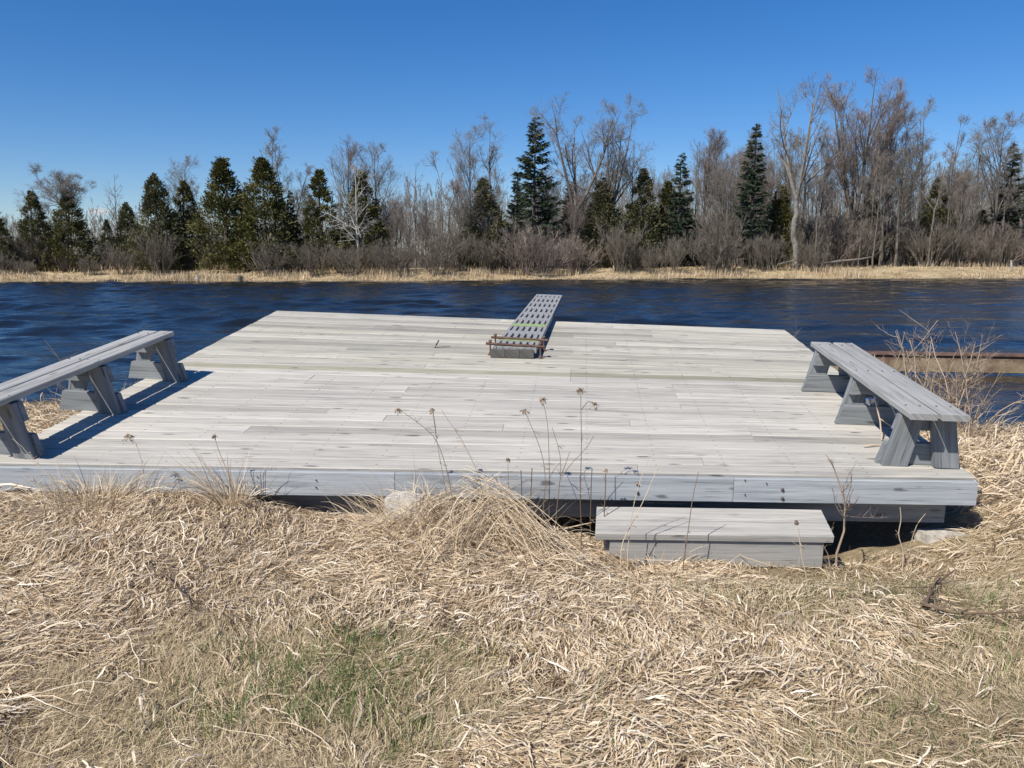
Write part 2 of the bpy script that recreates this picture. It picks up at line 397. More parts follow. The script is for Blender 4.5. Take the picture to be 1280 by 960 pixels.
# front fascia in three lengths, rim boards, beams, joists, posts
UP = np.array([0, 0, 1.]); FWD = np.array([0, 1., 0])
def rail(name, a, b, h, t, mat, out, drop=0., parent=deck, tint=None, seg=1):
    """board on edge from a to b, top at the points, h tall, t thick towards -out"""
    w = WB(); ax = b-a; L = np.linalg.norm(ax); ax = ax/L
    up = UP-ax*np.dot(UP, ax); up /= np.linalg.norm(up)
    ay = np.cross(up, ax); 
    if np.dot(ay, out) < 0: ay = -ay
    o = loc(a-UP*drop-ay*t/2)
    w.board(o, ax, ay, up, L, t, h, c=.004, seg=seg, tint=tint)
    return w.build(name, mat, parent)
OUT = -AYd
e0 = D(0, 0)-AYd*.0425+AX*-.004; e1 = D(1, 0)-AYd*.0425+AX*.006
jt = [0, .4155, .755, 1.]
for a, b, tn in zip(jt[:-1], jt[1:], (.75, .6, .85)):
    rail('fascia', e0+(e1-e0)*a+AX*.0015, e0+(e1-e0)*b-AX*.0015, .142, .038, M['fascia'], -FWD, drop=.011, tint=tn, seg=6)
rail('rim_board', D(0, .002)-AX*.002, D(0, 1), .14, .038, M['fascia'], -AX, drop=.042, tint=.4)
rail('rim_board', D(1, .002)+AX*.002, D(1, 1), .14, .038, M['fascia'], AX, drop=.042, tint=.4)
rail('rim_board', D(0, 1)+AYd*.002, D(1, 1)+AYd*.002, .14, .038, M['fascia'], AYd, drop=.042, tint=.4)
for v in (.03, .5, .93):
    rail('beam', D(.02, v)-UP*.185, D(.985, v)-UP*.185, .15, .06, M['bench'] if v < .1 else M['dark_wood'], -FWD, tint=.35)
for k in range(9):
    u = .06+k*.11
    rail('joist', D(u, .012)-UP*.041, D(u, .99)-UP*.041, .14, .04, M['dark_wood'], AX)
for v in (.5, .93):
    for u in (.04, .35, .65, .96):
        p = D(u, v); zb = float(T(p[0], p[1]))-.3; top = p[2]-.34
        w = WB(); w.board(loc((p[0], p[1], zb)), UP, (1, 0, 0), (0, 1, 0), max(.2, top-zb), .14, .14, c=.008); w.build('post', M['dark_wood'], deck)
# lag bolts on fascia
def disc(q, c, nrm, r, h, tint=.5, n=8):
    c = np.asarray(c, float); nrm = np.asarray(nrm, float)/np.linalg.norm(nrm)
    q.tube([c, c+nrm*h, c+nrm*h*1.01], [r, r*.9, 1e-4], n, tint)
for px, py in ((797, 605), (797, 616), (958, 604), (978, 612), (978, 623), (620, 600), (322, 607), (322, 596), (395, 600), (395, 609), (931, 600), (931, 618)):
    s_ = P(px, py, float(e0[1])-.002); big = px in (797, 978)
    q = QB(); disc(q, loc(s_), (0, -1, 0), .010 if big else .004, .007); q.build('bolt_head', M['bolt'], deck)

# footings
def block(name, c, sx, sy, sz, rz, label, mat):
    o = empty(name, c, rz, label=label, cat='concrete block') if False else None
    w = WB(); rings = []
    for i in range(5):
        x = -sx/2+sx*i/4
        rings.append([(x+random.uniform(-.006, .006), y+random.uniform(-.008, .008), z+random.uniform(-.006, .006)) for y, z in ((-sy/2, .01), (-sy/2+.012, sz), (sy/2-.012, sz), (sy/2, .01))])
    w.loft(rings); o = w.build(name, mat); o.location = c; o.rotation_euler = (0, 0, rz)
    return tag(o, label, 'concrete block')
p = D(.955, .012); bz = p[2]-.345
pb_ = P(1183, 665, 4.50); block('concrete_block', (pb_[0], 4.56, pb_[2]-.145), .24, .14, .125, .06, 'pale concrete footing slab under the corner of the deck past the step', M['concrete'])
p = PZ(505, 640, .20); block('concrete_block', (p[0], 4.33, .15), .20, .16, .115, -.2, 'pale rough block half sunk in straw beside the tall straw clump', M['concrete'])

# ------------------------------------------------------------------ benches
def bench(feet, bwid, over_near, over_far, label, inner, front_legs):
    """feet: inner-foot pixels near, middle, far; inner=+1: the deck middle lies towards +a"""
    pts = [D(*deck_at(*f)) for f in feet]
    c0, c1 = pts[0], pts[-1]
    bx = c1-c0; Lb = np.linalg.norm(bx); bx = bx/Lb
    ax = AX-bx*np.dot(AX, bx); ax /= np.linalg.norm(ax)
    up = np.cross(ax, bx); up /= np.linalg.norm(up)
    half = .225
    base = c0-ax*half*inner
    root = empty('bench', tuple(base), label=label, cat='bench', group='plank benches along the deck sides')
    H = .335
    ts = [0, float(np.dot(pts[1]-c0, bx)), Lb]
    for si, t in enumerate(ts):
        fr = -1 if si > 0 and not front_legs else 1                 # cross boards on the camera side except at the near support
        for sd in (-1, 1):
            w = WB(); yl = .083 if front_legs and sd < 0 else 0.; xb0, xb1, xt0, xt1 = (sd*.225, sd*.095, sd*.145, sd*.03) if front_legs else (sd*.225, sd*.075, sd*.155, sd*.015)
            rings = []
            for k in range(4):
                h = .002+(H-.003)*k/3; a0 = xb0+(xt0-xb0)*k/3; a1 = xb1+(xt1-xb1)*k/3
                lo, hi = min(a0, a1), max(a0, a1); c = .003
                rings.append([bx*(t+y+yl)+ax*x+up*h for x, y in ((lo, -.019+c), (lo+c, -.019), (hi-c, -.019), (hi, -.019+c), (hi, .019-c), (hi-c, .019), (lo+c, .019), (lo, .019-c))])
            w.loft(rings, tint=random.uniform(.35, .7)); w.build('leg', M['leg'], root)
        for (h0, h1, w0, w1) in ((.003, .138, .245, .205), (.218, H-.002, .172, .145)):
            w = WB(); y = fr*.0415; rings = []; c = .003
            for k in range(2):
                sg = -1 if k == 0 else 1
                rings.append([bx*(t+y+dy)+ax*sg*(w0+(w1-w0)*(hh-h0)/(h1-h0))+up*hh for dy, hh in ((-.019, h0), (-.019, h1-c), (-.019+c, h1), (.019-c, h1), (.019, h1-c), (.019, h0))])
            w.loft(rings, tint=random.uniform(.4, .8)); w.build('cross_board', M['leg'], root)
    for sd in (-1, 1):
        w = WB(); L = Lb+over_near+over_far
        w.board(bx*-over_near+ax*sd*(bwid/2+.010)+up*(H+.038+random.uniform(0, .004)), bx, ax, up, L, bwid, .037, c=.005, seg=8, tint=random.uniform(.5, .8))
        w.build('seat_board', M['bench'], root)
    for t in ts:
        for sd in (-1, 1):
            for dy in (-.04, .04):
                q = QB(); c_ = bx*(t+.01)+ax*(sd*(bwid/2+.010)+dy)+up*(H+.0375); disc(q, c_, up, .0065, .006); q.build('bolt_head', M['bolt'], root)
    return root, base, bx, ax, up
rb = bench([(1101, 581), (1042, 527), (1003, 487)], .155, .16, .12, 'weathered plank bench on the deck side by the rusty beam', -1, False)
lb = bench([(45, 573), (152, 518), (228.5, 477.5)], .118, .20, .11, 'weathered plank bench on the deck side away from the rusty beam', 1, True)

# ------------------------------------------------------------------ diving board
u, v = deck_at(613, 448); A = D(u, v); u2, v2 = deck_at(667, 448.5); B = D(u2, v2)
near_c = (A+B)/2; BWd = float(np.linalg.norm(B-A))
Ytip = near_c[1]*1.46
tipL, tipR = P(670, 368.3, Ytip), P(703, 369, Ytip)
nl, nr = P(616, 435, near_c[1]), P(669, 435.5, near_c[1])
tip = (tipL+tipR)/2; nearT = (nl+nr)/2
bx = tip-nearT; BL_ = np.linalg.norm(bx); bx /= BL_; ax = AX-bx*np.dot(AX, bx); ax /= np.linalg.norm(ax); up = np.cross(ax, bx)
bw = BWd
print('board', near_c, tip, BL_, bw)
dv = empty('diving_board', tuple(near_c), label='slotted grey diving board with lime stripes jutting from deck over the river', cat='diving board')
ORG2 = near_c; top0 = nearT-ORG2+bx*.035
w = WB()
H_ = .046; nslot = 6; rib = bw*.088; pitch = bw/nslot
for k in range(nslot+1):
    a = -bw/2+k*pitch; ww = rib if 0 < k < nslot else rib*1.2
    w.board(top0+ax*(a if 0 < k < nslot else a+(.012 if k == 0 else -.012))+up*-.0005, bx, ax, up, BL_, ww*1.15 if 0 < k < nslot else .03, H_ if k in (0, nslot) else .03, c=.002, seg=6, tint=.6)
def Yrow(y): return 1242/(y-259.)
rows_t = [.06, .36]+[.36+.385*k for k in range(1, 20)]
rows_t = [t for t in rows_t if t < BL_-.3]
edges = [0.]+rows_t+[BL_]
for i, t in enumerate(rows_t+[BL_-.05]):
    wid = .13 if 0 < i < len(rows_t) else .10
    w.board(top0+bx*(t-wid*.5 if i < len(rows_t) else BL_-.10)+up*-.0012, bx, ax, up, wid, bw-.02, .028, c=.002, tint=.65)
def taper(w):
    for i_, v_ in enumerate(w.v):
        r_ = np.array(v_)-top0; s_ = np.dot(r_, bx)/BL_; w.v[i_] = tuple(np.array(v_)-ax*np.dot(r_, ax)*.15*s_)
taper(w); w.build('plank', M['board'], dv)
w = WB(); w.board(top0+bx*.01+up*-.038, bx, ax, up, BL_-.02, bw-.07, .006, c=.001); taper(w); w.build('slot_shade_sheet', M['dark_wood'], dv)  # dark sheet added below the slots so they look deep in shade
for t in (rows_t[1], rows_t[3]):
    w = WB(); w.board(top0+bx*(t-.055)+up*.003, bx, ax, up, .11, bw-.03, .003, c=.001); taper(w); w.build('grip_stripe', M['stripe'], dv)
# timber base under the near end, fulcrum nearer the edge
zdk = lambda p: p
hgt = float(np.dot(nearT-near_c, NZ))-H_
w = WB()
for k in range(3):
    w.board(np.array([(-bw/2+bw*(k+.5)/3), 0.004, 0])+NZ*(hgt+H_-.014), AYd, AX, NZ, .05, bw/3-.003, hgt+H_-.016, c=.004, tint=.5)
w.build('base_timber', M['dark_wood'], dv)
w = WB(); w.board(np.array([0, .06, 0])+NZ*(hgt-.002), AYd, AX, NZ, .42, bw-.05, hgt-.006, c=.005, tint=.7); w.build('base_timber', M['dark_wood'], dv)
tf = (Yb-near_c[1])*.78
topf = nearT+bx*tf; pf = topf-NZ*float(np.dot(topf-near_c, NZ)); hf = float(np.dot(topf-pf, NZ))-H_
if hf > .01:
    w = WB(); w.board(pf-ORG2+NZ*(hf+.0)-AYd*.05, AYd, AX, NZ, .10, bw-.02, hf-.002, c=.004); w.build('fulcrum', M['dark_wood'], dv)
for (ya, yb_, t) in ((430.5, 432, .045), (416.5, 418, .34)):
    c = top0+bx*t+up*.012
    q = QB(); ln = bw/2+.075
    q.tube([c-ax*ln+up*.004, c, c+ax*ln-up*.004], .0125, 8); rod = q.build('clamp_rod', M['rust'], dv, smooth=True)
    for sd in (-1, 1):
        pb = c+ax*sd*(bw/2+.035); dd = float(np.dot(pb+ORG2-D(.5, .5), NZ)); 
        # foot on the deck surface below
        uu = pb+ORG2; g0 = uu.copy()
        lo = uu-UP*1.; 
        best = None
        un, vn = .5, .6
        for _ in range(20):
            f = D(un, vn)[:2]-uu[:2]; e = 1e-4
            J = np.stack([(D(un+e, vn)-D(un, vn))[:2]/e, (D(un, vn+e)-D(un, vn))[:2]/e], 1); s_ = np.linalg.solve(J, -f); un += s_[0]; vn += s_[1]
        foot = D(un, vn)-ORG2+UP*.002
        q = QB(); topb = pb+UP*.03
        q.tube([foot, topb], .008, 6)
        q.tube([foot, foot+UP*.006, foot+UP*.0062], [.026, .024, 1e-4], 8)
        q.tube([foot+UP*.006, foot+UP*.022, foot+UP*.0222], [.016, .015, 1e-4], 6)
        q.tube([topb-UP*.012, topb+UP*.008, topb+UP*.0082], [.0165, .0165, 1e-4], 6)
        q.build('anchor_bolt', M['rust'], dv)

# ------------------------------------------------------------------ step
sb = [P(746, 632.5, 4.415), P(1026, 636.5, 4.415), P(744, 667, 4.12), P(1043, 671, 4.12)]
st = empty('wooden_step', tuple((sb[2]+sb[3])/2-np.array([0, 0, .17])), label='low grey two-plank wooden step in front of the deck edge', cat='step')
o = np.array(st.location)
bl, br, fl, fr = sb
for k in range(2):
    a0, a1 = k/2+.012, (k+1)/2-.012
    l0, l1 = fl+(bl-fl)*a0, fl+(bl-fl)*a1; r0, r1 = fr+(br-fr)*a0, fr+(br-fr)*a1
    n = np.cross(fr-fl, bl-fl); n /= np.linalg.norm(n); w = WB(); rings = []; c = .004; yy = (bl-fl)/np.linalg.norm(bl-fl)
    for i in range(7):
        t = i/6; p0 = l0+(r0-l0)*t-o; p1 = l1+(r1-l1)*t-o; j = n*random.uniform(-.001, .001)
        rings.append([p0-n*c+j, p0+yy*c+j, p1-yy*c+j, p1-n*c+j, p1-n*.038+j, p0-n*.038+j])
    w.loft(rings, tint=.55+.2*k); w.build('tread_board', M['step'], st)
a = P(762, 672, 4.165); b = P(1028, 674, 4.165)
def stepboard(name, a, b, h, t, mat):
    w = WB(); axx = (b-a); L = np.linalg.norm(axx); w.board(a-o, axx, (0, 1, 0), UP, L, t, h, c=.005, seg=4); return w.build(name, mat, st)
stepboard('riser', a, b, .158, .038, M['riser'])
for p0, p1 in ((a, bl), (b, br)):
    s0 = np.array([p0[0], p0[1]+.022, p0[2]]); s1 = np.array([p0[0], 4.40, p0[2]+.02]); w = WB(); axx = s1-s0
    w.board(s0-o-UP*.0, axx, (1, 0, 0), UP, np.linalg.norm(axx), .038, .15, c=.004); w.build('side_board', M['step'], st)
q = QB(); bp = fl+(fr-fl)*.86+(bl-fl)*.42-o; q.tube([bp, bp+UP*.02, bp+UP*.0202], [.011, .009, 1e-4], 8); q.build('bolt', M['rust'], st)

# ------------------------------------------------------------------ rusty beam on the water
p0 = P(1030, 449, 12.9); p1 = P(1285, 453, 12.4); d = p1-p0; ext = d/np.linalg.norm(d)
w = WB(); p1b = p1+ext*6
L = np.linalg.norm(p1b-p0); hh = .30
beamroot = empty('rusty_beam', tuple(p0-UP*.2), label='long rusty steel beam lying over the water behind the shore shrubs', cat='beam')
ob = np.array(beamroot.location)
w.board(p0+UP*.13-ob, ext, np.cross(UP, ext), UP, L, .30, .035, c=.006, seg=4); w.build('top_flange', M['rust'], beamroot)
w = WB(); w.board(p0+UP*.093-ob, ext, np.cross(UP, ext), UP, L, .24, .26, c=.01, seg=4); w.build('web', M['rustbeam'], beamroot)
for k in range(4):
    pp = p0+ext*(.3+k*2.9); w = WB(); w.board(pp-UP*1.9-ob, UP, (1, 0, 0), (0, 1, 0), 1.7, .15, .15, c=.01); w.build('pile', M['dark_wood'], beamroot)

# ------------------------------------------------------------------ near-bank straw and grass
def blades(q, xy, ang, length, lift, width, base, tint, K=5, bend=None, tilt=None, roll=None, ground=True, z0=None):
    N = len(xy); t = np.linspace(0, 1, K)
    bend = RNG.normal(0, .5, N) if bend is None else bend
    tilt = np.zeros(N) if tilt is None else tilt
    a = ang[:, None]+bend[:, None]*t[None]**1.3+RNG.normal(0, .15, (N, K))
    st_ = length[:, None]/(K-1)
    dx = np.cos(a)*st_; dy = np.sin(a)*st_
    X = xy[:, :1]+np.concatenate([np.zeros((N, 1)), np.cumsum(dx[:, :-1], 1)], 1)
    Yv = xy[:, 1:]+np.concatenate([np.zeros((N, 1)), np.cumsum(dy[:, :-1], 1)], 1)
    pk = RNG.uniform(.3, .8, N)[:, None]
    arch = np.where(t[None] < pk, np.sin(t[None]/pk*np.pi/2), np.cos((t[None]-pk)/(1-pk)*np.pi/2))
    Z = (T(X, Yv) if ground else z0[:, None])+base[:, None]+lift[:, None]*arch*(1+RNG.normal(0, .3, (N, K)))+tilt[:, None]*t[None]
    roll = RNG.normal(0, .6, N) if roll is None else roll
    rr = roll[:, None]+RNG.normal(0, .8, N)[:, None]*t[None]
    prof = np.where(t < .15, .6, 1.)*np.clip((1.02-t)/.5, .12, 1)
    S = np.stack([-np.sin(a)*np.cos(rr), np.cos(a)*np.cos(rr), np.sin(rr)], -1)*(width[:, None]*prof[None])[..., None]*.5
    q.ribbons(np.stack([X, Yv, Z], -1), S, tint)
def in_deck(x, y): return (y > 4.42) & (x > FL[0]+(BL[0]-FL[0])*(y-Y0)/(Yb-Y0)-.04) & (x < FR[0]+(BR[0]-FR[0])*(y-Y0)/(Yb-Y0)+.0) & (y < 8.9)
def fine_mask(x, y):
    n = vnoise(x*2.1+40, y*2.1+7)-.5; n2 = vnoise(x*.9+3, y*1.1+17)-.5
    m1 = sstep(1.25, .75, np.sqrt(((x+.82)/.95)**2+((y-2.66)/.68)**2)+n*.6)
    dg = np.exp(-(((x-1.45)*.8+(y-3.05)*.6)/.75)**2-((-(x-1.45)*.6+(y-3.05)*.8)/.17)**2)
    m2 = sstep(.75, 1.35, x+.25*(3.4-y)+n*.9)*(1-.75*dg)*(1-.3*sstep(.0, .25, n2))
    m3 = .9*np.exp(-((x-.95)/.35)**2-((y-3.62)/.2)**2)+.75*np.exp(-((x+1.15)/.45)**2-((y-3.45)/.12)**2)
    m2 = np.maximum(m2, m3)
    return np.clip(np.maximum(m1, m2)*1.25, 0, 1)
def flow(x, y):
    return 2.6*(vnoise(x*.8+2, y*.9+8)-.5)*2+1.5*(vnoise(x*2.3+20, y*2.7+31)-.5)*2+.35
q = QB()
NT_ = 30000
tx = RNG.uniform(-4.2, 3.6, NT_); ty = RNG.uniform(1.9, 4.8, NT_)
keep = (~in_deck(tx, ty)) & (RNG.random(NT_) > fine_mask(tx, ty)*.96) & (np.abs(tx) < 1.2+ty*.78)
tx, ty = tx[keep], ty[keep]
nb = RNG.integers(5, 13, len(tx))
ti = np.repeat(np.arange(len(tx)), nb); N = len(ti)
fa = flow(tx, ty)+RNG.normal(0, .45, len(tx))+np.where(RNG.random(len(tx)) < .3, np.pi, 0)
xy = np.stack([tx[ti], ty[ti]], 1)+RNG.normal(0, .022, (N, 2))
tt = np.clip(RNG.normal(.52, .16, len(tx))[ti]+RNG.normal(0, .17, N), 0, 1)
ln = RNG.gamma(4, .020, N)+.04
blades(q, xy, fa[ti]+RNG.normal(0, .28, N), ln, np.abs(RNG.normal(0, .012, N))+.002, RNG.uniform(.0026, .0066, N), RNG.random(N)**1.4*.028+.002, tt, K=5)
# wide pale flattened leaves scattered on top
N = 7500; xy = np.stack([RNG.uniform(-4.2, 3.6, N), RNG.uniform(1.9, 4.45, N)], 1)
k = (RNG.random(N) > fine_mask(xy[:, 0], xy[:, 1])*.93); xy = xy[k]; N = len(xy)
blades(q, xy, flow(xy[:, 0], xy[:, 1])+RNG.normal(0, .8, N), RNG.uniform(.05, .17, N), RNG.uniform(.002, .02, N), RNG.uniform(.004, .009, N), RNG.uniform(.012, .04, N), np.clip(RNG.normal(.78, .14, N), 0, 1), K=6, bend=RNG.normal(0, 1.0, N))
# long thin stalks
N = 1500; xy = np.stack([RNG.uniform(-4.2, 3.6, N), RNG.uniform(1.9, 4.4, N)], 1); xy = xy[RNG.random(N) > fine_mask(xy[:, 0], xy[:, 1])*.8]; N = len(xy)
blades(q, xy, flow(xy[:, 0], xy[:, 1])+RNG.normal(0, .9, N), RNG.uniform(.2, .45, N), RNG.uniform(.005, .03, N), RNG.uniform(.002, .004, N), RNG.uniform(.03, .07, N), np.clip(RNG.normal(.6, .2, N), 0, 1), K=6, bend=RNG.normal(0, .4, N))
# shore mats on both sides of the deck
N = 16000; xx = np.where(RNG.random(N) < .55, RNG.uniform(2.7, 7.5, N), RNG.uniform(-8, -2.6, N)); yy = RNG.uniform(4.3, 9.6, N)
k = (~in_deck(xx, yy)) & (yy < shore_near(xx)+.15); xy = np.stack([xx, yy], 1)[k]; N = len(xy)
blades(q, xy, flow(xy[:, 0], xy[:, 1])+RNG.normal(0, .5, N), RNG.uniform(.15, .45, N), np.abs(RNG.normal(0, .05, N))+.01, RNG.uniform(.006, .013, N), RNG.random(N)*.06, np.clip(RNG.normal(.55, .18, N), 0, 1), K=5)
tag(q.build('flattened_straw', M['straw']), kind='stuff', label='flattened pale dry straw covering the near bank', cat='dry straw')
# fine short dry grass
q = QB(); N = 150000
xy = np.stack([RNG.uniform(-4.0, 3.8, N), RNG.uniform(1.9, 4.8, N)], 1)
k = (~in_deck(xy[:, 0], xy[:, 1])) & (RNG.random(N) < .22+fine_mask(xy[:, 0], xy[:, 1])); xy = xy[k]; N = len(xy)
up_ = np.abs(RNG.normal(.0, .026, N))+.005
blades(q, xy, flow(xy[:, 0]*1.3, xy[:, 1]*1.3)*1.3+RNG.normal(0, .9, N), RNG.uniform(.02, .075, N), up_*.4, RNG.uniform(.0014, .003, N), RNG.random(N)*.012, np.clip(RNG.normal(.48, .2, N)+.25*(vnoise(xy[:, 0]*3, xy[:, 1]*3)-.5), 0, 1), K=4, tilt=up_*.6)
tag(q.build('short_dry_grass', M['fine']), kind='stuff', label='short matted tan grass between the straw', cat='dry grass')
q = QB(); N = 80000
xy = np.stack([RNG.uniform(-2.4, 3.6, N), RNG.uniform(1.9, 4.2, N)], 1)
gm = np.zeros(N)
for cx, cy, rx, ry, a in ((-.76, 2.78, .34, .17, 1.4), (-.66, 2.60, .26, .10, 1.1), (-.62, 3.12, .2, .10, .8), (-.95, 2.98, .3, .1, .6), (-1.05, 2.55, .24, .16, .45), (-.35, 2.5, .14, .14, .5), (1.9, 3.5, .7, .3, .22), (1.0, 3.55, .4, .25, .16), (2.0, 2.9, .6, .4, .16), (.25, 2.6, .5, .3, .10), (-.25, 2.9, .3, .2, .22), (1.2, 2.5, .5, .3, .12)):
    gm = np.maximum(gm, a*np.exp(-((xy[:, 0]-cx)/rx)**2-((xy[:, 1]-cy)/ry)**2))
k = RNG.random(N) < gm*1.15*sstep(.24, .52, .5*vnoise(xy[:, 0]*8, xy[:, 1]*8)+.5*vnoise(xy[:, 0]*23, xy[:, 1]*23))*1.25; xy = xy[k]; N = len(xy)
blades(q, xy, RNG.uniform(0, 6.28, N), RNG.uniform(.015, .05, N), np.zeros(N), RNG.uniform(.002, .0038, N), np.zeros(N), np.clip(RNG.normal(.5, .25, N), 0, 1), K=4, tilt=RNG.uniform(.03, .085, N))
tag(q.build('green_grass', M['green']), kind='stuff', label='sparse fresh green blades in the dry grass', cat='grass')

# ------------------------------------------------------------------ straw clumps and weeds
def clump(name, cx, cy, spread, n, hmin, hmax, lean, label, wid=(.003, .007)):
    z = float(T(cx, cy)); q = QB(); K = 7; t = np.linspace(0, 1, K)
    r0 = RNG.normal(0, spread*.30, (n, 2)); out = np.arctan2(r0[:, 1], r0[:, 0])+RNG.normal(0, .6, n)
    L = RNG.uniform(hmin, hmax, n); dr = RNG.random(n)**.7
    th0 = RNG.uniform(.05, .5, n)+dr*.3; th1 = th0+dr*RNG.uniform(.8, 2.2, n)
    thv = th0[:, None]+(th1-th0)[:, None]*t[None]**1.5
    step = (L/(K-1))[:, None]
    hx = np.cumsum(np.sin(thv)*step, 1)-np.sin(thv[:, :1])*step; hz = np.cumsum(np.cos(thv)*step, 1)-np.cos(thv[:, :1])*step
    X = r0[:, :1]+np.cos(out)[:, None]*hx+lean[0]*t[None]*L[:, None]; Yv = r0[:, 1:]+np.sin(out)[:, None]*hx*.8+lean[1]*t[None]*L[:, None]
    Z = np.maximum(hz, .0)+T(cx+X, cy+Yv)-z-.01
    Yv = np.where((cy+Yv > 4.40) & (Z+z > .2), np.minimum(Yv, 4.40-cy), Yv) if cy < 4.45 else Yv
    W = RNG.uniform(*wid, n)[:, None]*np.clip((1.05-t)/.6, .15, 1)[None]
    rr = RNG.uniform(0, 3.14, n)[:, None]+t[None]*RNG.normal(0, 1, n)[:, None]
    S = np.stack([-np.sin(out)[:, None]*np.cos(rr), np.cos(out)[:, None]*np.cos(rr), np.sin(rr)], -1)*(W*.5)[..., None]
    q.ribbons(np.stack([X, Yv, Z], -1), S, np.clip(RNG.normal(.55, .2, n), 0, 1))
    o = q.build(name, M['straw']); o.location = (cx, cy, z)
    return tag(o, label, 'straw clump', 'tall straw clumps by the deck')
clump('straw_clump', -.28, 4.17, .6, 430, .18, .44, (.12, 0), 'largest straw clump fanning over the middle of the deck front')
clump('straw_clump', -.55, 4.2, .45, 420, .15, .38, (-.15, 0), 'low wide straw clump at the pale sunken block')
clump('straw_clump', P(120, 640, 4.28)[0], 4.28, .42, 430, .15, .34, (.1, 0), 'rounded straw clump against fascia below the near end of the bench without rusty beam', (.003, .006))
clump('straw_clump', P(290, 640, 4.33)[0], 4.33, .14, 170, .22, .46, (-.16, .0), 'narrow leaning straw clump standing against the fascia', (.003, .007))
clump('straw_clump', P(1215, 520, 7.9)[0], 7.9, .5, 260, .2, .5, (0, 0), 'straw clump at the foot of the bushiest shore shrub')
clump('straw_clump', P(1000, 700, 4.05)[0]-.75, 3.98, .4, 150, .08, .25, (.1, 0), 'small straw clump before the wooden step')
clump('straw_clump', P(120, 470, 8.6)[0], 8.6, .5, 220, .25, .6, (0, 0), 'straw clump on the shore seen behind the bench legs')

def bundle(top, bot, n, spread, label, Y0_=4.28, Y1_=3.95):
    a_ = P(*top, Y0_); b_ = P(*bot, Y1_); b_[2] = float(T(b_[0], b_[1]))+.03; t = np.linspace(0, 1, 7); q = QB()
    A_ = a_+RNG.normal(0, 1, (n, 3))*[spread, .05, .05]; B_ = b_+RNG.normal(0, 1, (n, 3))*[spread*1.5, .10, .02]
    A_[:, 1] = np.minimum(A_[:, 1], 4.40); B_[:, 2] = np.maximum(B_[:, 2], T(B_[:, 0], B_[:, 1])+.01)
    u0, u1 = RNG.uniform(-.15, .3, n), RNG.uniform(.7, 1.1, n); tt = u0[:, None]+(u1-u0)[:, None]*t[None]
    Pp = A_[:, None]*(1-tt[..., None])+B_[:, None]*tt[..., None]
    Pp[..., 2] += RNG.uniform(-.02, .09, n)[:, None]*np.sin(np.pi*t)[None]; Pp[..., 0] += RNG.normal(0, .03, n)[:, None]*np.sin(np.pi*t)[None]
    Pp[..., 1] = np.minimum(Pp[..., 1], 4.41); Pp[..., 2] = np.maximum(Pp[..., 2], T(Pp[..., 0], Pp[..., 1])+.006)
    S = RNG.normal(0, 1, (n, 1, 3)); S /= np.linalg.norm(S, axis=2, keepdims=True); S = S*RNG.uniform(.001, .002, n)[:, None, None]*np.ones((n, 7, 1))
    q.ribbons(Pp-b_, S, np.clip(RNG.normal(.55, .2, n), 0, 1)); o = q.build('straw_bundle', M['straw']); o.location = tuple(b_)
    return tag(o, label, 'straw clump')
bundle((592, 606), (692, 708), 130, .08, 'thick sheaf of straight stalks slanting down from the big clump towards the step')
bundle((575, 620), (485, 672), 80, .12, 'loose sheaf of stalks falling from the big clump over the pale sunken block', 4.25, 4.0)
bundle((625, 612), (545, 705), 60, .08, 'thin sheaf of stalks lying crosswise in front of the big clump', 4.2, 3.85)
def spine(pix, Y, wob=0.):
    return [P(x, y, Y+random.uniform(-wob, wob)) for x, y in pix]
def smooth(pts, n=12):
    pts = np.array(pts); d = np.r_[0, np.cumsum(np.linalg.norm(np.diff(pts, axis=0), axis=1))]; t = np.linspace(0, d[-1], n)
    r = np.stack([np.interp(t, d, pts[:, i]) for i in range(3)], 1)
    r2 = r.copy(); r2[1:-1] = (r[:-2]+2*r[1:-1]+r[2:])/4; return r2
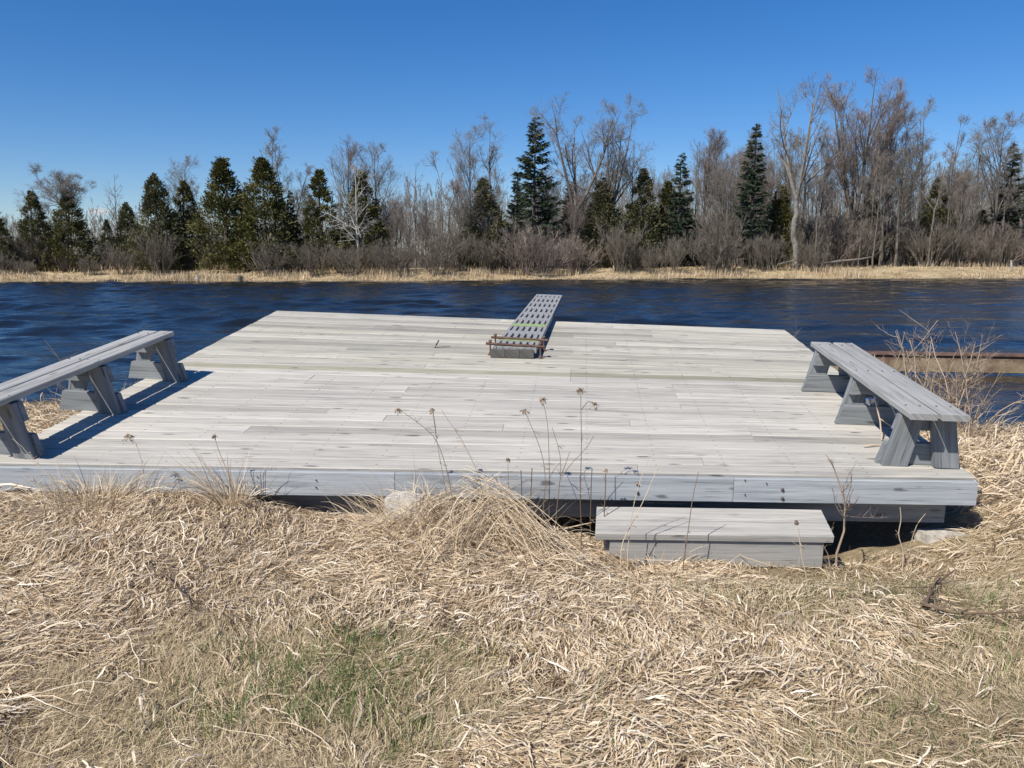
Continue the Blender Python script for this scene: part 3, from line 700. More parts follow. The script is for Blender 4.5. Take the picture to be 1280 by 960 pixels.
def weed(pix, Y, label, head=None, rad=.0026, tint=.3, branches=(), down=True, tip=.5):
    pts = spine(pix, Y); base = pts[-1].copy(); gz_ = float(T(base[0], base[1]))
    if down and base[2] > gz_: pts.append(np.array([base[0]+random.uniform(-.01, .01), base[1]-.01, gz_-.01]))
    s_ = smooth(pts, 14); rt = s_[-1].copy()
    root = empty('dry_weed', tuple(rt), label=label, cat='weed', group='dead weeds along the deck front')
    q = QB(); k = np.linspace(tip, 1, 14)*rad; q.tube(s_-rt, k, 5, tint)
    for br in branches:
        b_ = smooth(spine(br, Y, .02), 6); q.tube(b_-rt, np.linspace(.5, .8, 6)*rad, 4, tint)
    nl_ = 7
    for _ in range(nl_):
        i_ = random.randint(2, 12); p_ = s_[i_]-rt; d_ = np.array([random.gauss(0, .022), random.gauss(0, .012), random.uniform(-.03, .012)])
        pp_ = np.array([[p_, p_+d_*.6+[0, 0, .004], p_+d_]]); q.ribbons(pp_, np.array([[[.0006, 0, .0006], [.0018, .0006, .0016], [.0002, 0, .0002]]]), [random.uniform(.2, .9)])
        if random.random() < .5: q.tube([p_, p_+d_*1.4+[0, 0, .03]], [rad*.45, rad*.3], 3, tint)
    q.build('stem', M['stem'], root)
    if head:
        kind, size = head; q = QB(); c = s_[0]-rt; n = 30
        tops = [c]+[smooth(spine(br, Y, 0), 4)[0]-rt for br in branches if kind == 'umbel' and br[0][1] < pix[0][1]+25]
        for c in tops:
            dirs = RNG.normal(0, 1, (n, 3)); dirs /= np.linalg.norm(dirs, axis=1, keepdims=True); dirs[:, 2] = dirs[:, 2]*.75+.15-.6*(kind == 'droop')
            dirs[:, 1] *= .7
            L = RNG.uniform(.2, 1, n)*size*.85; K = 4; t = np.linspace(0, 1, K)
            pp = c[None, None]+dirs[:, None]*(L[:, None]*t[None])[..., None]; pp[..., 2] -= (t**2)[None]*L[:, None]*.35; pp[:, 1:] += RNG.normal(0, .0025, (n, K-1, 3))
            q.tubes(pp, np.full((n, K), .0011), 3, RNG.uniform(.4, .9, n))
            e = pp[:, -1]; sd = RNG.normal(0, 1, (n, 3))*.0035
            f2 = e[:, None]+np.stack([np.zeros_like(sd), sd*1.0+[0, 0, -.006]], 1)
            q.ribbons(f2, np.repeat((RNG.normal(0, 1, (n, 3))*.0022)[:, None], 2, 1), RNG.uniform(.25, .8, n))
        q.build('seed_head', M['stem'], root)
    return root
weed([(498, 511), (522, 528), (545, 546), (552, 566), (558, 584), (562, 602), (566, 625)], 4.2, 'bent brown weed with a drooping feathery head tilting over the deck', ('droop', .035), branches=[[(541, 513), (544, 530), (545, 546)]])
weed([(540, 511), (543, 530), (546, 552), (553, 590), (560, 630)], 4.22, 'thin weed with a small curled brown head beside the feathery one', ('droop', .022), rad=.0018)
weed([(552, 513), (565, 532), (578, 550), (590, 575), (598, 592), (606, 630)], 4.18, 'long arching tan weed stem leaning over the big straw clump', None, tint=.7)
weed([(635, 574), (635, 590), (636, 609), (637, 640)], 4.25, 'short weed with a dark button head in front of the fascia', ('umbel', .012), rad=.002, tint=.1)
weed([(656, 513), (662, 530), (670, 544), (676, 562), (681, 582), (682, 605), (678, 650)], 4.2, 'zigzag brown weed with a loose wispy head', ('umbel', .03), branches=[[(700, 578), (690, 590), (683, 610)]])
weed([(678, 499), (682, 515), (685, 530), (686, 560), (687, 600), (686, 655)], 4.23, 'upright brown weed with a feathery head between two taller stems', ('umbel', .038))
weed([(726, 487), (726, 510), (727, 553), (726, 590), (725, 626), (727, 660)], 4.2, 'tallest upright dark weed crowned by a wide feathery umbel', ('umbel', .042), rad=.003, tint=.1, branches=[[(743, 505), (736, 500), (727, 512)]])
weed([(690, 534), (697, 555), (702, 575), (700, 600), (694, 655)], 4.24, 'slender kinked weed with bare forks', None, tint=.3, branches=[[(742, 545), (735, 560), (712, 580), (700, 600)], [(712, 565), (707, 580), (701, 595)]])
weed([(651, 588), (652, 605), (652, 640)], 4.3, 'short dark broken stalk left of the upright weeds', rad=.003, tint=.05, tip=.9)
weed([(665, 585), (664, 605), (663, 640)], 4.3, 'short dark broken stalk amid the upright weeds', rad=.003, tint=.05, tip=.9)
weed([(740, 586), (739, 605), (738, 650)], 4.3, 'short dark stalk right of the tallest weed', rad=.0028, tint=.05, tip=.9)
weed([(757, 588), (757, 605), (755, 650)], 4.3, 'short stalk beside the step with a split brown top', ('umbel', .02), rad=.0032, tint=.1, tip=.9)
weed([(824, 580), (805, 625), (790, 655), (776, 680)], 4.0, 'pale bent reed leaning across the step at its straw end', rad=.003, tint=1., tip=.5)
weed([(812, 570), (800, 600), (790, 640), (785, 680)], 4.02, 'pale straight reed crossing the fascia above the step', rad=.0026, tint=.95, tip=.5)
weed([(873, 590), (866, 620), (862, 650), (854, 704)], 3.98, 'brown stick standing before the middle of the step', rad=.003, tint=.4, tip=.6)
weed([(998, 660), (1001, 690), (1008, 722)], 3.9, 'pale stick standing before the riser near the sapling', rad=.0028, tint=.9, tip=.8)
weed([(1125, 634), (1127, 650), (1122, 668), (1130, 690)], 4.2, 'crooked tan stalk in the dark gap under the deck', rad=.004, tint=.8, tip=.6)
weed([(1157, 642), (1146, 655), (1138, 680)], 4.2, 'tan stalk leaning in front of the concrete footing', rad=.003, tint=.7, tip=.6)
weed([(68, 600), (40, 575), (30, 560), (15, 548)][::-1], 4.25, 'pale reed leaning over the fascia in the photo corner by the bench', rad=.0022, tint=1.)
weed([(35, 590), (50, 610), (70, 640)], 4.22, 'pale reed crossing the fascia beside the rounded clump', rad=.003, tint=1.)
weed([(160, 543), (170, 552), (177, 575), (180, 600), (182, 630)], 4.26, 'curled tan weed rising over the rounded clump', ('droop', .04), rad=.0022, tint=.8, branches=[[(190, 570), (180, 580), (179, 595)]])
weed([(268, 545), (272, 560), (280, 580), (290, 602), (300, 635)], 4.3, 'stout tan weed with a knobby head in the leaning clump', ('umbel', .02), rad=.004, tint=.8)

# twiggy saplings and shore shrubs
def twiggy(base, h, n, spread, seed, label, name='bare_shrub', cat='shrub', group=None, rad=.006, mat='twig', lv=2, upw=.6, dens=7, tmu=.5):
    rg = np.random.default_rng(seed); q = QB(); g = np.asarray(base, float)
    def grow(p, d, L, r, lev):
        K = 6; pts = [p]; dd = d.copy()
        for _ in range(K-1):
            dd = dd+rg.normal(0, .16, 3); dd[2] += .06*upw; dd /= np.linalg.norm(dd); pts.append(pts[-1]+dd*L/(K-1))
        pts = np.array(pts); q.tube(pts, np.linspace(r, r*.35, K), 4 if lev == 0 else 3, float(np.clip(rg.normal(tmu, .22), 0, 1)))
        if lev < lv:
            for _ in range(dens if lev == 0 else max(2, dens-2)):
                k = rg.uniform(.2, .97); i = int(k*(K-1)); f = k*(K-1)-i; pp = pts[i]*(1-f)+pts[min(i+1, K-1)]*f
                nd = dd*.6+rg.normal(0, .55, 3); nd[2] = abs(nd[2])*upw+.15; nd /= np.linalg.norm(nd)
                grow(pp, nd, L*rg.uniform(.22, .5)*(1.1-k*.5), r*.5*(1-k*.4), lev+1)
    for _ in range(n):
        d = np.array([rg.normal(0, spread), rg.normal(0, spread), 1.]); d /= np.linalg.norm(d)
        grow(np.array([rg.normal(0, .03*n**.5), rg.normal(0, .03*n**.5), -.02]), d, h*rg.uniform(.65, 1.05), rad*rg.uniform(.7, 1.1), 0)
    o = q.build(name, M[mat]); o.location = tuple(g); return tag(o, label, cat, group)
def gp(px, Y, dz=0): X = P(px, 400, Y)[0]; return (X, Y, float(T(X, Y))+dz)
p = PZ(1050, 690, .0); twiggy((p[0], p[1], float(T(p[0], p[1]))), 1.0, 1, .02, 5, 'bare brown sapling growing at the end of the wooden step', 'bare_sapling', 'sapling', rad=.010, upw=1.3, dens=9, tmu=.35)
twiggy((p[0]-.09, p[1]+.05, float(T(p[0]-.09, p[1]))), .30, 3, .22, 6, 'low forked twig tuft beside the sapling at the step', 'bare_sapling', 'sapling', rad=.004, upw=1.1, dens=4, tmu=.4)
twiggy(gp(1198, 8.0), 1.12, 16, .22, 21, 'bushiest pale brown shrub on the shore, past the bench end', rad=.010, group='leafless shrubs on the near shore', dens=10, tmu=.55)
twiggy(gp(1218, 7.9), .75, 4, .45, 22, 'low spreading pale shrub leaning over the water in front of the beam', rad=.010, group='leafless shrubs on the near shore', dens=5, tmu=.8)
twiggy(gp(1145, 8.5), 1.15, 4, .12, 23, 'slim pale forked shrub standing before the rusty beam end', rad=.009, group='leafless shrubs on the near shore', tmu=.75)
twiggy(gp(1118, 8.6), 1.3, 3, .05, 24, 'tallest slim shrub stem rising above the bench seat', rad=.010, group='leafless shrubs on the near shore', tmu=.65)
twiggy(gp(1006, 9.3), 1.15, 4, .22, 25, 'reddish twiggy shrub at the far corner of the deck', rad=.008, group='leafless shrubs on the near shore', tmu=.3)
twiggy(gp(1040, 9.2), 1.0, 4, .2, 29, 'reddish twiggy shrub showing just over the bench far end', rad=.008, group='leafless shrubs on the near shore', tmu=.3)
twiggy(gp(165, 8.9), .55, 5, .3, 26, 'small brown shrub seen between the supports of the bench', rad=.006, group='leafless shrubs on the near shore', tmu=.4)
twiggy(gp(72, 9.2), .95, 3, .12, 27, 'thin twiggy shrub standing behind the bench over the water', rad=.005, group='leafless shrubs on the near shore', tmu=.35, dens=5)
twiggy(gp(222, 9.2), .75, 4, .3, 28, 'tiny tan shrub at the deck edge past the bench far end', rad=.004, group='leafless shrubs on the near shore', tmu=.9, dens=4)

# litter: foil ball, bent nail, stick on deck, dead branch in the grass
base, bxr, axr, upr = rb[1:]
q = QB(); tm = float(np.dot(D(*deck_at(1042, 527))-base, bxr))
def pix(p): 
    f_ = p[1]*cp-(p[2]-CH)*sp; return 640+F*p[0]/f_
c = min((base+bxr*(tm-.045)+axr*a_+upr*.178 for a_ in np.linspace(-.3, .3, 61)), key=lambda p: abs(pix(p)-1087))
th_, ph_ = np.meshgrid(np.linspace(0, np.pi, 9), np.linspace(0, 2*np.pi, 13)[:-1], indexing='ij')
rr = .036*(1+RNG.normal(0, .13, th_.shape)); V = np.stack([rr*np.sin(th_)*np.cos(ph_), rr*np.sin(th_)*np.sin(ph_)*.8, rr*np.cos(th_)], -1)
ii = np.arange(V.shape[0]*V.shape[1]).reshape(V.shape[:2]); jj = np.roll(ii, -1, 1)
q.add(V, np.stack([ii[:-1], ii[1:], jj[1:], jj[:-1]], -1), .5); o_ = q.build('foil_wad', M['foil']); o_.location = tuple(c)
tag(o_, 'crumpled silver wad wedged on the middle bench support', 'litter')
c = D(*deck_at(544, 435)); q = QB(); q.tube([np.zeros(3), np.array([.01, 0, .03]), np.array([.035, .02, .075])], [.008, .007, .006], 6); q.tube([(-.012, 0, .004), (.14, .03, .012)], .003, 5)
o_ = q.build('bent_spike', M['bolt']); o_.location = tuple(c); tag(o_, 'small bent iron spike sticking up from the deck planks', 'spike')
c = D(*deck_at(1080, 560)); q = QB(); q.tube([np.array([0, 0, .008]), np.array([.05, .01, .018]), np.array([.12, .03, .012])], [.004, .007, .003], 5, .9)
o_ = q.build('wood_splinter', M['stem']); o_.location = tuple(c); tag(o_, 'pale splinter of wood lying on the deck by the bench leg', 'splinter')
c = D(*deck_at(1091, 549)); q = QB(); q.tube([np.array([.045, -.03, .0]), np.array([.04, .0, .12]), np.array([.02, .01, .2]), np.array([0, .02, .28])], .005, 5, .9); q.tube([np.array([.035, .0, .14]), np.array([.12, -.05, .08])], .0035, 5, .9)
o_ = q.build('dry_stalk', M['stem']); o_.location = tuple(c); tag(o_, 'bent pale stalk poking up under the bench by the silver wad', 'stalk')
def branch(pix, label, rad=.008, tint=.1):
    pts = [np.array([*PZ(x, y, .02)[:2], 0]) for x, y in pix]
    for p_ in pts: p_[2] = float(T(p_[0], p_[1]))+.06
    q = QB(); s_ = smooth(pts, 14); s_[:, 2] += RNG.normal(0, .004, 14); rt = s_[0].copy(); q.tube(s_-rt, np.linspace(rad, rad*.4, 14), 5, tint)
    for k in range(14):
        i = RNG.integers(1, 13); d = RNG.normal(0, .09, 3); d[2] = abs(d[2])*.4; q.tube([s_[i]-rt, s_[i]-rt+d*.6, s_[i]-rt+d], [rad*.4, rad*.3, rad*.2], 4, tint)
    o_ = q.build('fallen_branch', M['stem']); o_.location = tuple(rt); return tag(o_, label, 'branch')
branch([(1155, 770), (1165, 740), (1180, 718), (1195, 700)], 'dark fallen branch pointing up the grass towards the concrete footing', .009)
branch([(1150, 765), (1190, 778), (1235, 785), (1278, 783)], 'dark fallen branch lying across the grass at the photo edge', .009)
branch([(200, 745), (245, 778), (225, 800)], 'small crooked dark twig lying in the short grass', .005)
branch([(275, 790), (290, 770), (330, 765)], 'stub of pale driftwood twig in the short grass', .006, .7)

# ------------------------------------------------------------------ far bank: trees
def offshoots(rg, PP, RR, m, kmin, kmax, lr, ang, upb, K, rr, lmin=.15, curve=.25, taper=True):
    N, K0, _ = PP.shape; M_ = N*m
    par = np.repeat(np.arange(N), m)
    k = rg.uniform(kmin, kmax, M_); kk = k*(K0-1); i = np.minimum(kk.astype(int), K0-2); f = (kk-i)[:, None]
    p = PP[par, i]*(1-f)+PP[par, i+1]*f
    d = PP[par, i+1]-PP[par, i]; d /= np.linalg.norm(d, axis=1, keepdims=True)+1e-9
    r = RR[par, i]*(1-f[:, 0])+RR[par, i+1]*f[:, 0]
    Lp = np.linalg.norm(np.diff(PP, axis=1), axis=2).sum(1)[par]
    L = np.maximum(lmin, Lp*lr*rg.uniform(.55, 1.25, M_)*(1.15-.75*(k-kmin)/(kmax-kmin+1e-6) if taper else 1))
    rnd = rg.normal(0, 1, (M_, 3)); rnd -= d*np.sum(rnd*d, 1, keepdims=True); rnd /= np.linalg.norm(rnd, axis=1, keepdims=True)+1e-9
    a = rg.normal(ang, .18, M_)[:, None]
    nd = d*np.cos(a)+rnd*np.sin(a); nd[:, 2] += upb; nd /= np.linalg.norm(nd, axis=1, keepdims=True)
    pts = [p]; dd = nd
    for _ in range(K-1):
        dd = dd+rg.normal(0, curve*.3, (M_, 3)); dd[:, 2] += upb*.2; dd /= np.linalg.norm(dd, axis=1, keepdims=True)
        pts.append(pts[-1]+dd*(L/(K-1))[:, None])
    C = np.stack(pts, 1); rad = np.clip(r*rr, .0045, None)[:, None]*np.linspace(1, .4, K)[None]
    return C, rad
def bare_tree_mesh(seed, H=12., trunk=.16, fork=None, spread=.75, upb=.28, n=(11, 7, 6, 3), kmin=.3, dead=False, l1=.42, wob=.05, twig_r=.0068, pale=False, bark='bark', twig='twigs'):
    rg = np.random.default_rng(seed); tq, cq = QB(), QB()
    K = 12; z = np.linspace(0, 1, K)
    stems = []
    if fork is None:
        w = np.cumsum(rg.normal(0, wob*H/K, (K, 2)), 0); w -= w[0]
        stems.append((np.stack([w[:, 0], w[:, 1], z*H], 1), trunk*np.linspace(1, .10, K)**.9))
    else:
        fz, nf = fork; w = rg.normal(0, .02*H, (K, 2)).cumsum(0)*.25; w -= w[0]
        main = np.stack([w[:, 0], w[:, 1], z*H*fz], 1); stems.append((main, trunk*np.linspace(1, .8, K)))
        for j in range(nf):
            a = 2*np.pi*j/nf+rg.uniform(-.5, .5); t = z; out = H*rg.uniform(.14, .26)
            px = main[-1, 0]+np.cos(a)*out*t**.8; py = main[-1, 1]+np.sin(a)*out*t**.8
            wz = rg.normal(0, .012*H, (K, 2)).cumsum(0)*.35*t[:, None]
            stems.append((np.stack([px+wz[:, 0], py+wz[:, 1], main[-1, 2]+t*H*(1-fz)*rg.uniform(.8, 1.)], 1), trunk*.62*np.linspace(1, .10, K)))
    SP = np.stack([a for a, b in stems]); SR = np.stack([b for a, b in stems])
    tq.tubes(SP, SR, 6, .45)
    src, srr = (SP, SR) if fork is None else (SP[1:], SR[1:])
    m1 = n[0] if fork is None else max(4, n[0]//2)
    A, ra = offshoots(rg, src, srr, m1, kmin if fork is None else .05, .97, l1 if fork is None else l1*1.0, spread, upb, 7, .55)
    tq.tubes(A, ra, 4, np.clip(rg.normal(.45, .12, len(A)), 0, 1))
    B, rb_ = offshoots(rg, A, ra, n[1], .12, .93, .55, spread*1.05, upb*.4, 5, .5)
    (tq if dead else cq).tubes(B, np.maximum(rb_, twig_r*1.15), 3, np.clip(rg.normal(.4, .15, len(B)), 0, 1))
    if len(n) > 2 and n[2]:
        C, rc = offshoots(rg, B, rb_, n[2], .10, .92, .62, spread*1.1, upb*.2, 4, .6, lmin=.3)
        cq.tubes(C, np.full(rc.shape, twig_r)*np.linspace(1, .6, 4)[None], 3, np.clip(rg.normal(.5, .2, len(C)), 0, 1))
        if len(n) > 3 and n[3]:
            D_, rd = offshoots(rg, C, rc, n[3], .12, .95, .75, spread*1.15, upb*.1, 3, .6, lmin=.25)
            cq.tubes(D_, np.full(rd.shape, twig_r*.8), 3, np.clip(rg.normal(.55, .2, len(D_)), 0, 1))
    to = tq.build('trunk', M[bark]); co = cq.build('crown', M[twig]); 
    for o in (to, co): col.objects.unlink(o)
    return to, co
def conifer_mesh(seed, kind, H=8., W=2.4, lean=0.):
    rg = np.random.default_rng(seed); tq, cq = QB(), QB(); K = 9; z = np.linspace(0, 1, K)
    w = rg.normal(0, .01*H, (K, 2)).cumsum(0)*.4; w -= w[0]
    tp = np.stack([w[:, 0], w[:, 1], z*H*.985], 1); tq.tube(tp, .017*H*np.linspace(1, .12, K), 6, .3)
    if kind == 'spruce':
        nb = int(H*23); k = np.sort(rg.uniform(.06, .985, nb)); az = rg.uniform(0, 6.28, nb)
        L = W*.5*((1-k)**.72)*rg.uniform(.45, 1.2, nb)+.12
        L *= np.where(k < .25, rg.uniform(.3, 1, nb), 1)
        Kb = 6; t = np.linspace(0, 1, Kb)
        droop = rg.uniform(.15, .5, nb)*(1.2-k)
        hx = L[:, None]*t[None]; hz = L[:, None]*(-droop[:, None]*t[None]+.35*t[None]**2.2)+np.where(k > .85, .5, 0)[:, None]*hx
        bp = np.stack([np.cos(az)[:, None]*hx, np.sin(az)[:, None]*hx, (k*H)[:, None]+hz], -1)
        tq.tubes(bp, np.maximum(.012, L*.011)[:, None]*np.linspace(1, .4, Kb)[None], 3, .3)
        ns = np.maximum(12, (L*75).astype(int)); dens = np.where(k < .3, .42, np.where(k < .55, .75, 1.)); ns = (ns*dens).astype(int)
        bi = np.repeat(np.arange(nb), ns); N = len(bi); f = rg.uniform(.15, 1.02, N)**.8
        c = np.stack([np.cos(az[bi])*L[bi]*f, np.sin(az[bi])*L[bi]*f, k[bi]*H+L[bi]*(-droop[bi]*f+.35*f**2.2)], 1)
        sidea = az[bi]+np.where(rg.random(N) < .5, 1, -1)*rg.uniform(.3, 1.2, N)
        ln = rg.uniform(.12, .36, N)*(.5+.6*np.minimum(1, L[bi]))
        dv_ = np.stack([np.cos(sidea)*ln, np.sin(sidea)*ln, -ln*rg.uniform(.0, .7, N)], 1)
        wv = rg.normal(0, 1, (N, 3)); wv /= np.linalg.norm(wv, axis=1, keepdims=True); wv *= rg.uniform(.02, .055, N)[:, None]
        V = np.stack([c-wv, c+wv, c+dv_+wv*.4, c+dv_-wv*.4], 1)
        cq.add(V, np.arange(N*4).reshape(N, 4), np.clip(rg.normal(.45, .2, N)+.25*(k[bi]-.4), 0, 1)); mat = 'spruce'
    else:
        ncl = int(210*H/8*W/2.4); k = 1-(1-rg.uniform(.02, .995, ncl))**.85; az = rg.uniform(0, 6.28, ncl)
        lob = 1+.13*np.sin(az*2+seed)+.12*np.sin(az*3+k*9+seed*2)+.10*np.sin(k*22+seed)
        prof = np.clip((1-k)**.88*1.2, 0, 1)*np.clip(.7+k*1.6, .5, 1)
        rad = W*.5*prof*lob*rg.uniform(.4, 1.05, ncl)**.6*np.where(rg.random(ncl) < .12, 1.25, 1.)
        cc = np.stack([np.cos(az)*rad, np.sin(az)*rad, k*H], 1); cs = rg.uniform(.14, .36, ncl)*(.35+.8*prof)*W/2.4
        m = 54; bi = np.repeat(np.arange(ncl), m); N = len(bi)
        off = rg.normal(0, .55, (N, 3))*cs[bi][:, None]; off[:, 2] *= 1.25
        c = cc[bi]+off; outd = c-np.array([0, 0, 0]); outd[:, 2] = 0; outd /= np.linalg.norm(outd, axis=1, keepdims=True)+1e-6
        dd = outd*.55+np.array([0, 0, .75])+rg.normal(0, .35, (N, 3)); dd /= np.linalg.norm(dd, axis=1, keepdims=True)
        ln = rg.uniform(.08, .2, N); wv = rg.normal(0, 1, (N, 3)); wv -= dd*np.sum(wv*dd, 1, keepdims=True); wv /= np.linalg.norm(wv, axis=1, keepdims=True); wv *= rg.uniform(.018, .045, N)[:, None]
        c[:, 2] = np.maximum(c[:, 2], .1)
        V = np.stack([c-wv, c+wv, c+dd*ln[:, None]+wv*.5, c+dd*ln[:, None]-wv*.5], 1)
        base_t = rg.normal(.45, .16, ncl)
        cq.add(V, np.arange(N*4).reshape(N, 4), np.clip(base_t[bi]+rg.normal(0, .12, N), 0, 1)); mat = 'cedar' if kind == 'cedar' else 'olive'
    to = tq.build('trunk', M['bark']); co = cq.build('crown', M[mat])
    for o in (to, co): col.objects.unlink(o)
    return to, co
HP = {}
def proto(key, H, maker): HP[key] = (H, maker())
proto('oval', 12, lambda: bare_tree_mesh(1, 12, .17, None, .62, .22, (16, 8, 6, 3)))
proto('oval2', 12, lambda: bare_tree_mesh(2, 12, .16, (.32, 3), .6, .25, (14, 7, 6, 3)))
proto('broad', 13, lambda: bare_tree_mesh(3, 13, .24, (.36, 4), .72, .16, (16, 7, 6, 3), l1=.5))
proto('fork', 13, lambda: bare_tree_mesh(14, 13, .26, (.38, 3), .7, .15, (14, 6, 5, 2), l1=.5, bark='pale'))
proto('darkfork', 13, lambda: bare_tree_mesh(15, 13, .25, (.36, 3), .75, .12, (16, 7, 6, 2), l1=.5))
proto('thin', 10, lambda: bare_tree_mesh(4, 10, .085, None, .6, .3, (14, 5, 4, 2), kmin=.35, l1=.26))
proto('thin2', 10, lambda: bare_tree_mesh(5, 10, .075, None, .55, .35, (13, 5, 4, 2), kmin=.45, l1=.24, wob=.07))
proto('thin3', 10, lambda: bare_tree_mesh(6, 10, .095, (.5, 2), .55, .3, (12, 5, 4, 2), l1=.4))
proto('snag', 10, lambda: bare_tree_mesh(7, 10, .10, None, .8, .1, (12, 4, 2, 0), kmin=.55, l1=.22, wob=.06))
proto('lean', 10, lambda: bare_tree_mesh(8, 10, .10, None, .75, .2, (12, 6, 4, 2), kmin=.5, l1=.30, wob=.1))
proto('red', 13, lambda: bare_tree_mesh(9, 13, .20, (.25, 4), .48, .30, (20, 8, 6, 3), l1=.45, twig='redtwigs'))
proto('redoval', 11, lambda: bare_tree_mesh(10, 11, .13, None, .5, .3, (18, 8, 5, 3), l1=.4, twig='redtwigs'))
proto('birch', 8, lambda: bare_tree_mesh(11, 8, .12, None, .95, .05, (18, 6, 3, 0), kmin=.25, l1=.36, dead=True, bark='birch', twig='birch', twig_r=.014))
proto('round', 10, lambda: bare_tree_mesh(12, 10, .13, (.62, 4), .85, .08, (18, 8, 6, 3), l1=.6))
for i, (kd, H, W) in enumerate([('cedar', 8, 3.2), ('cedar', 8, 3.0), ('cedar', 8, 2.6), ('olive', 8, 3.0), ('olive', 8, 2.6)]):
    proto('%s%d' % (kd, i), H, lambda: conifer_mesh(30+i, kd, H, W))
proto('spruce0', 11, lambda: conifer_mesh(50, 'spruce', 11, 4.5))
proto('spruce1', 11, lambda: conifer_mesh(51, 'spruce', 11, 3.4))
proto('spruce2', 11, lambda: conifer_mesh(52, 'spruce', 11, 2.9))
def plant_tree(name, key, px, ptop, Yoff, label, cat, group, sx=None, rz=None):
    """stands Yoff metres behind the far waterline; height set from where its top shows"""
    X = (px-640)/F*62; 
    for _ in range(4): Y = float(shore_far(X))+Yoff; X = P(px, 330, Y)[0]
    z = float(T(X, Y)); H = P(px, ptop, Y)[2]-z; H0, (to, co) = HP[key]
    root = empty(name, (X, Y, z-.05), random.uniform(0, 6.28) if rz is None else rz, label=label, cat=cat, group=group)
    k = H/H0; w = k*random.uniform(.9, 1.1)*(1.5 if key[:5] in ('cedar', 'olive') else 1.12 if key[:6] == 'spruce' else 1.)
    for src in (to, co):
        c = src.copy(); col.objects.link(c); c.parent = root; c.name = src.name.split('.')[0]
        c.scale = (w, w, k)
    return root
G_CON = 'conifers along the far bank'; G_BARE = 'large bare trees on the far bank'; G_FILL = 'thin bare trees in the far woods'
def width(px_w, key, Y=63.): return None
CON = [
 ('cedar_tree', 'cedar2', 5, 272, 5, 'small dark cedar cut by the photo edge, first of the far tree row'),
 ('cedar_tree', 'olive4', 47, 238, 6, 'olive cedar with thin bare branches mixed in its top, next to the round-crowned bare tree'),
 ('cedar_tree', 'cedar0', 91, 240, 6, 'dark cedar below a bare round crown on the thin end of the tree row'),
 ('cedar_tree', 'olive4', 137, 274, 14, 'low distant cedar in the gap below the little white cloud'),
 ('cedar_tree', 'olive3', 163, 252, 7, 'narrow olive cedar beside the widest olive cedar'),
 ('cedar_tree', 'olive3', 200, 216, 5, 'widest olive cedar with a ragged top, over the dark bush at the water'),
 ('cedar_tree', 'olive4', 236, 226, 7, 'faded olive cedar between the widest olive cedar and the dark pointed cedar'),
 ('cedar_tree', 'cedar1', 284, 197, 6, 'dark pointed cedar, the tallest of the cedar row'),
 ('cedar_tree', 'cedar0', 334, 198, 6, 'broad green cedar paired with the tallest dark pointed cedar'),
 ('spruce_tree', 'spruce2', 366, 236, 7, 'narrow nearly black spruce squeezed against the broad green cedar'),
 ('cedar_tree', 'cedar2', 403, 211, 6, 'compact green cedar left of the white birch'),
 ('cedar_tree', 'cedar1', 455, 214, 7, 'dark wide cedar behind the white birch'),
 ('cedar_tree', 'olive3', 605, 222, 7, 'olive cedar under the tall bare trees, short of the big open spruce'),
 ('spruce_tree', 'spruce0', 669, 142, 8, 'big open-branched spruce standing highest over the middle of the bank'),
 ('spruce_tree', 'spruce1', 646, 213, 10, 'small thin spruce close to the big open-branched spruce'),
 ('spruce_tree', 'spruce2', 711, 226, 9, 'small dark spruce inside the forked bare tree'),
 ('cedar_tree', 'olive3', 752, 222, 8, 'pale olive cedar under the broad bare crown'),
 ('cedar_tree', 'olive4', 801, 211, 7, 'brownish narrow cedar just past the broad bare crown'),
 ('spruce_tree', 'spruce1', 848, 189, 6, 'ragged spruce with bright sunlit tips before the bushy reddish trees'),
 ('cedar_tree', 'cedar2', 832, 226, 8, 'low green cedar at the foot of the ragged spruce'),
 ('spruce_tree', 'spruce2', 937, 152, 5.5, 'tall narrow dark spruce beside the pale forked tree'),
 ('cedar_tree', 'cedar1', 972, 232, 9, 'dark cedar showing behind the pale forked trunk'),
 ('cedar_tree', 'olive4', 1165, 222, 9, 'dull olive cedar hidden among thin bare trees'),
 ('cedar_tree', 'olive3', 1082, 240, 13, 'dim olive cedar deep behind the reddish tall trees'),
 ('spruce_tree', 'spruce1', 1254, 176, 9, 'dull spruce close to the photo edge behind bare stems'),
 ('cedar_tree', 'cedar2', 1222, 262, 14, 'low distant green cedar between thin stems near the bare slope'),
]
for nm, key, px, pt, yo, lab in CON: plant_tree(nm, key, px, pt, yo, lab, nm.split('_')[0]+' tree', G_CON)
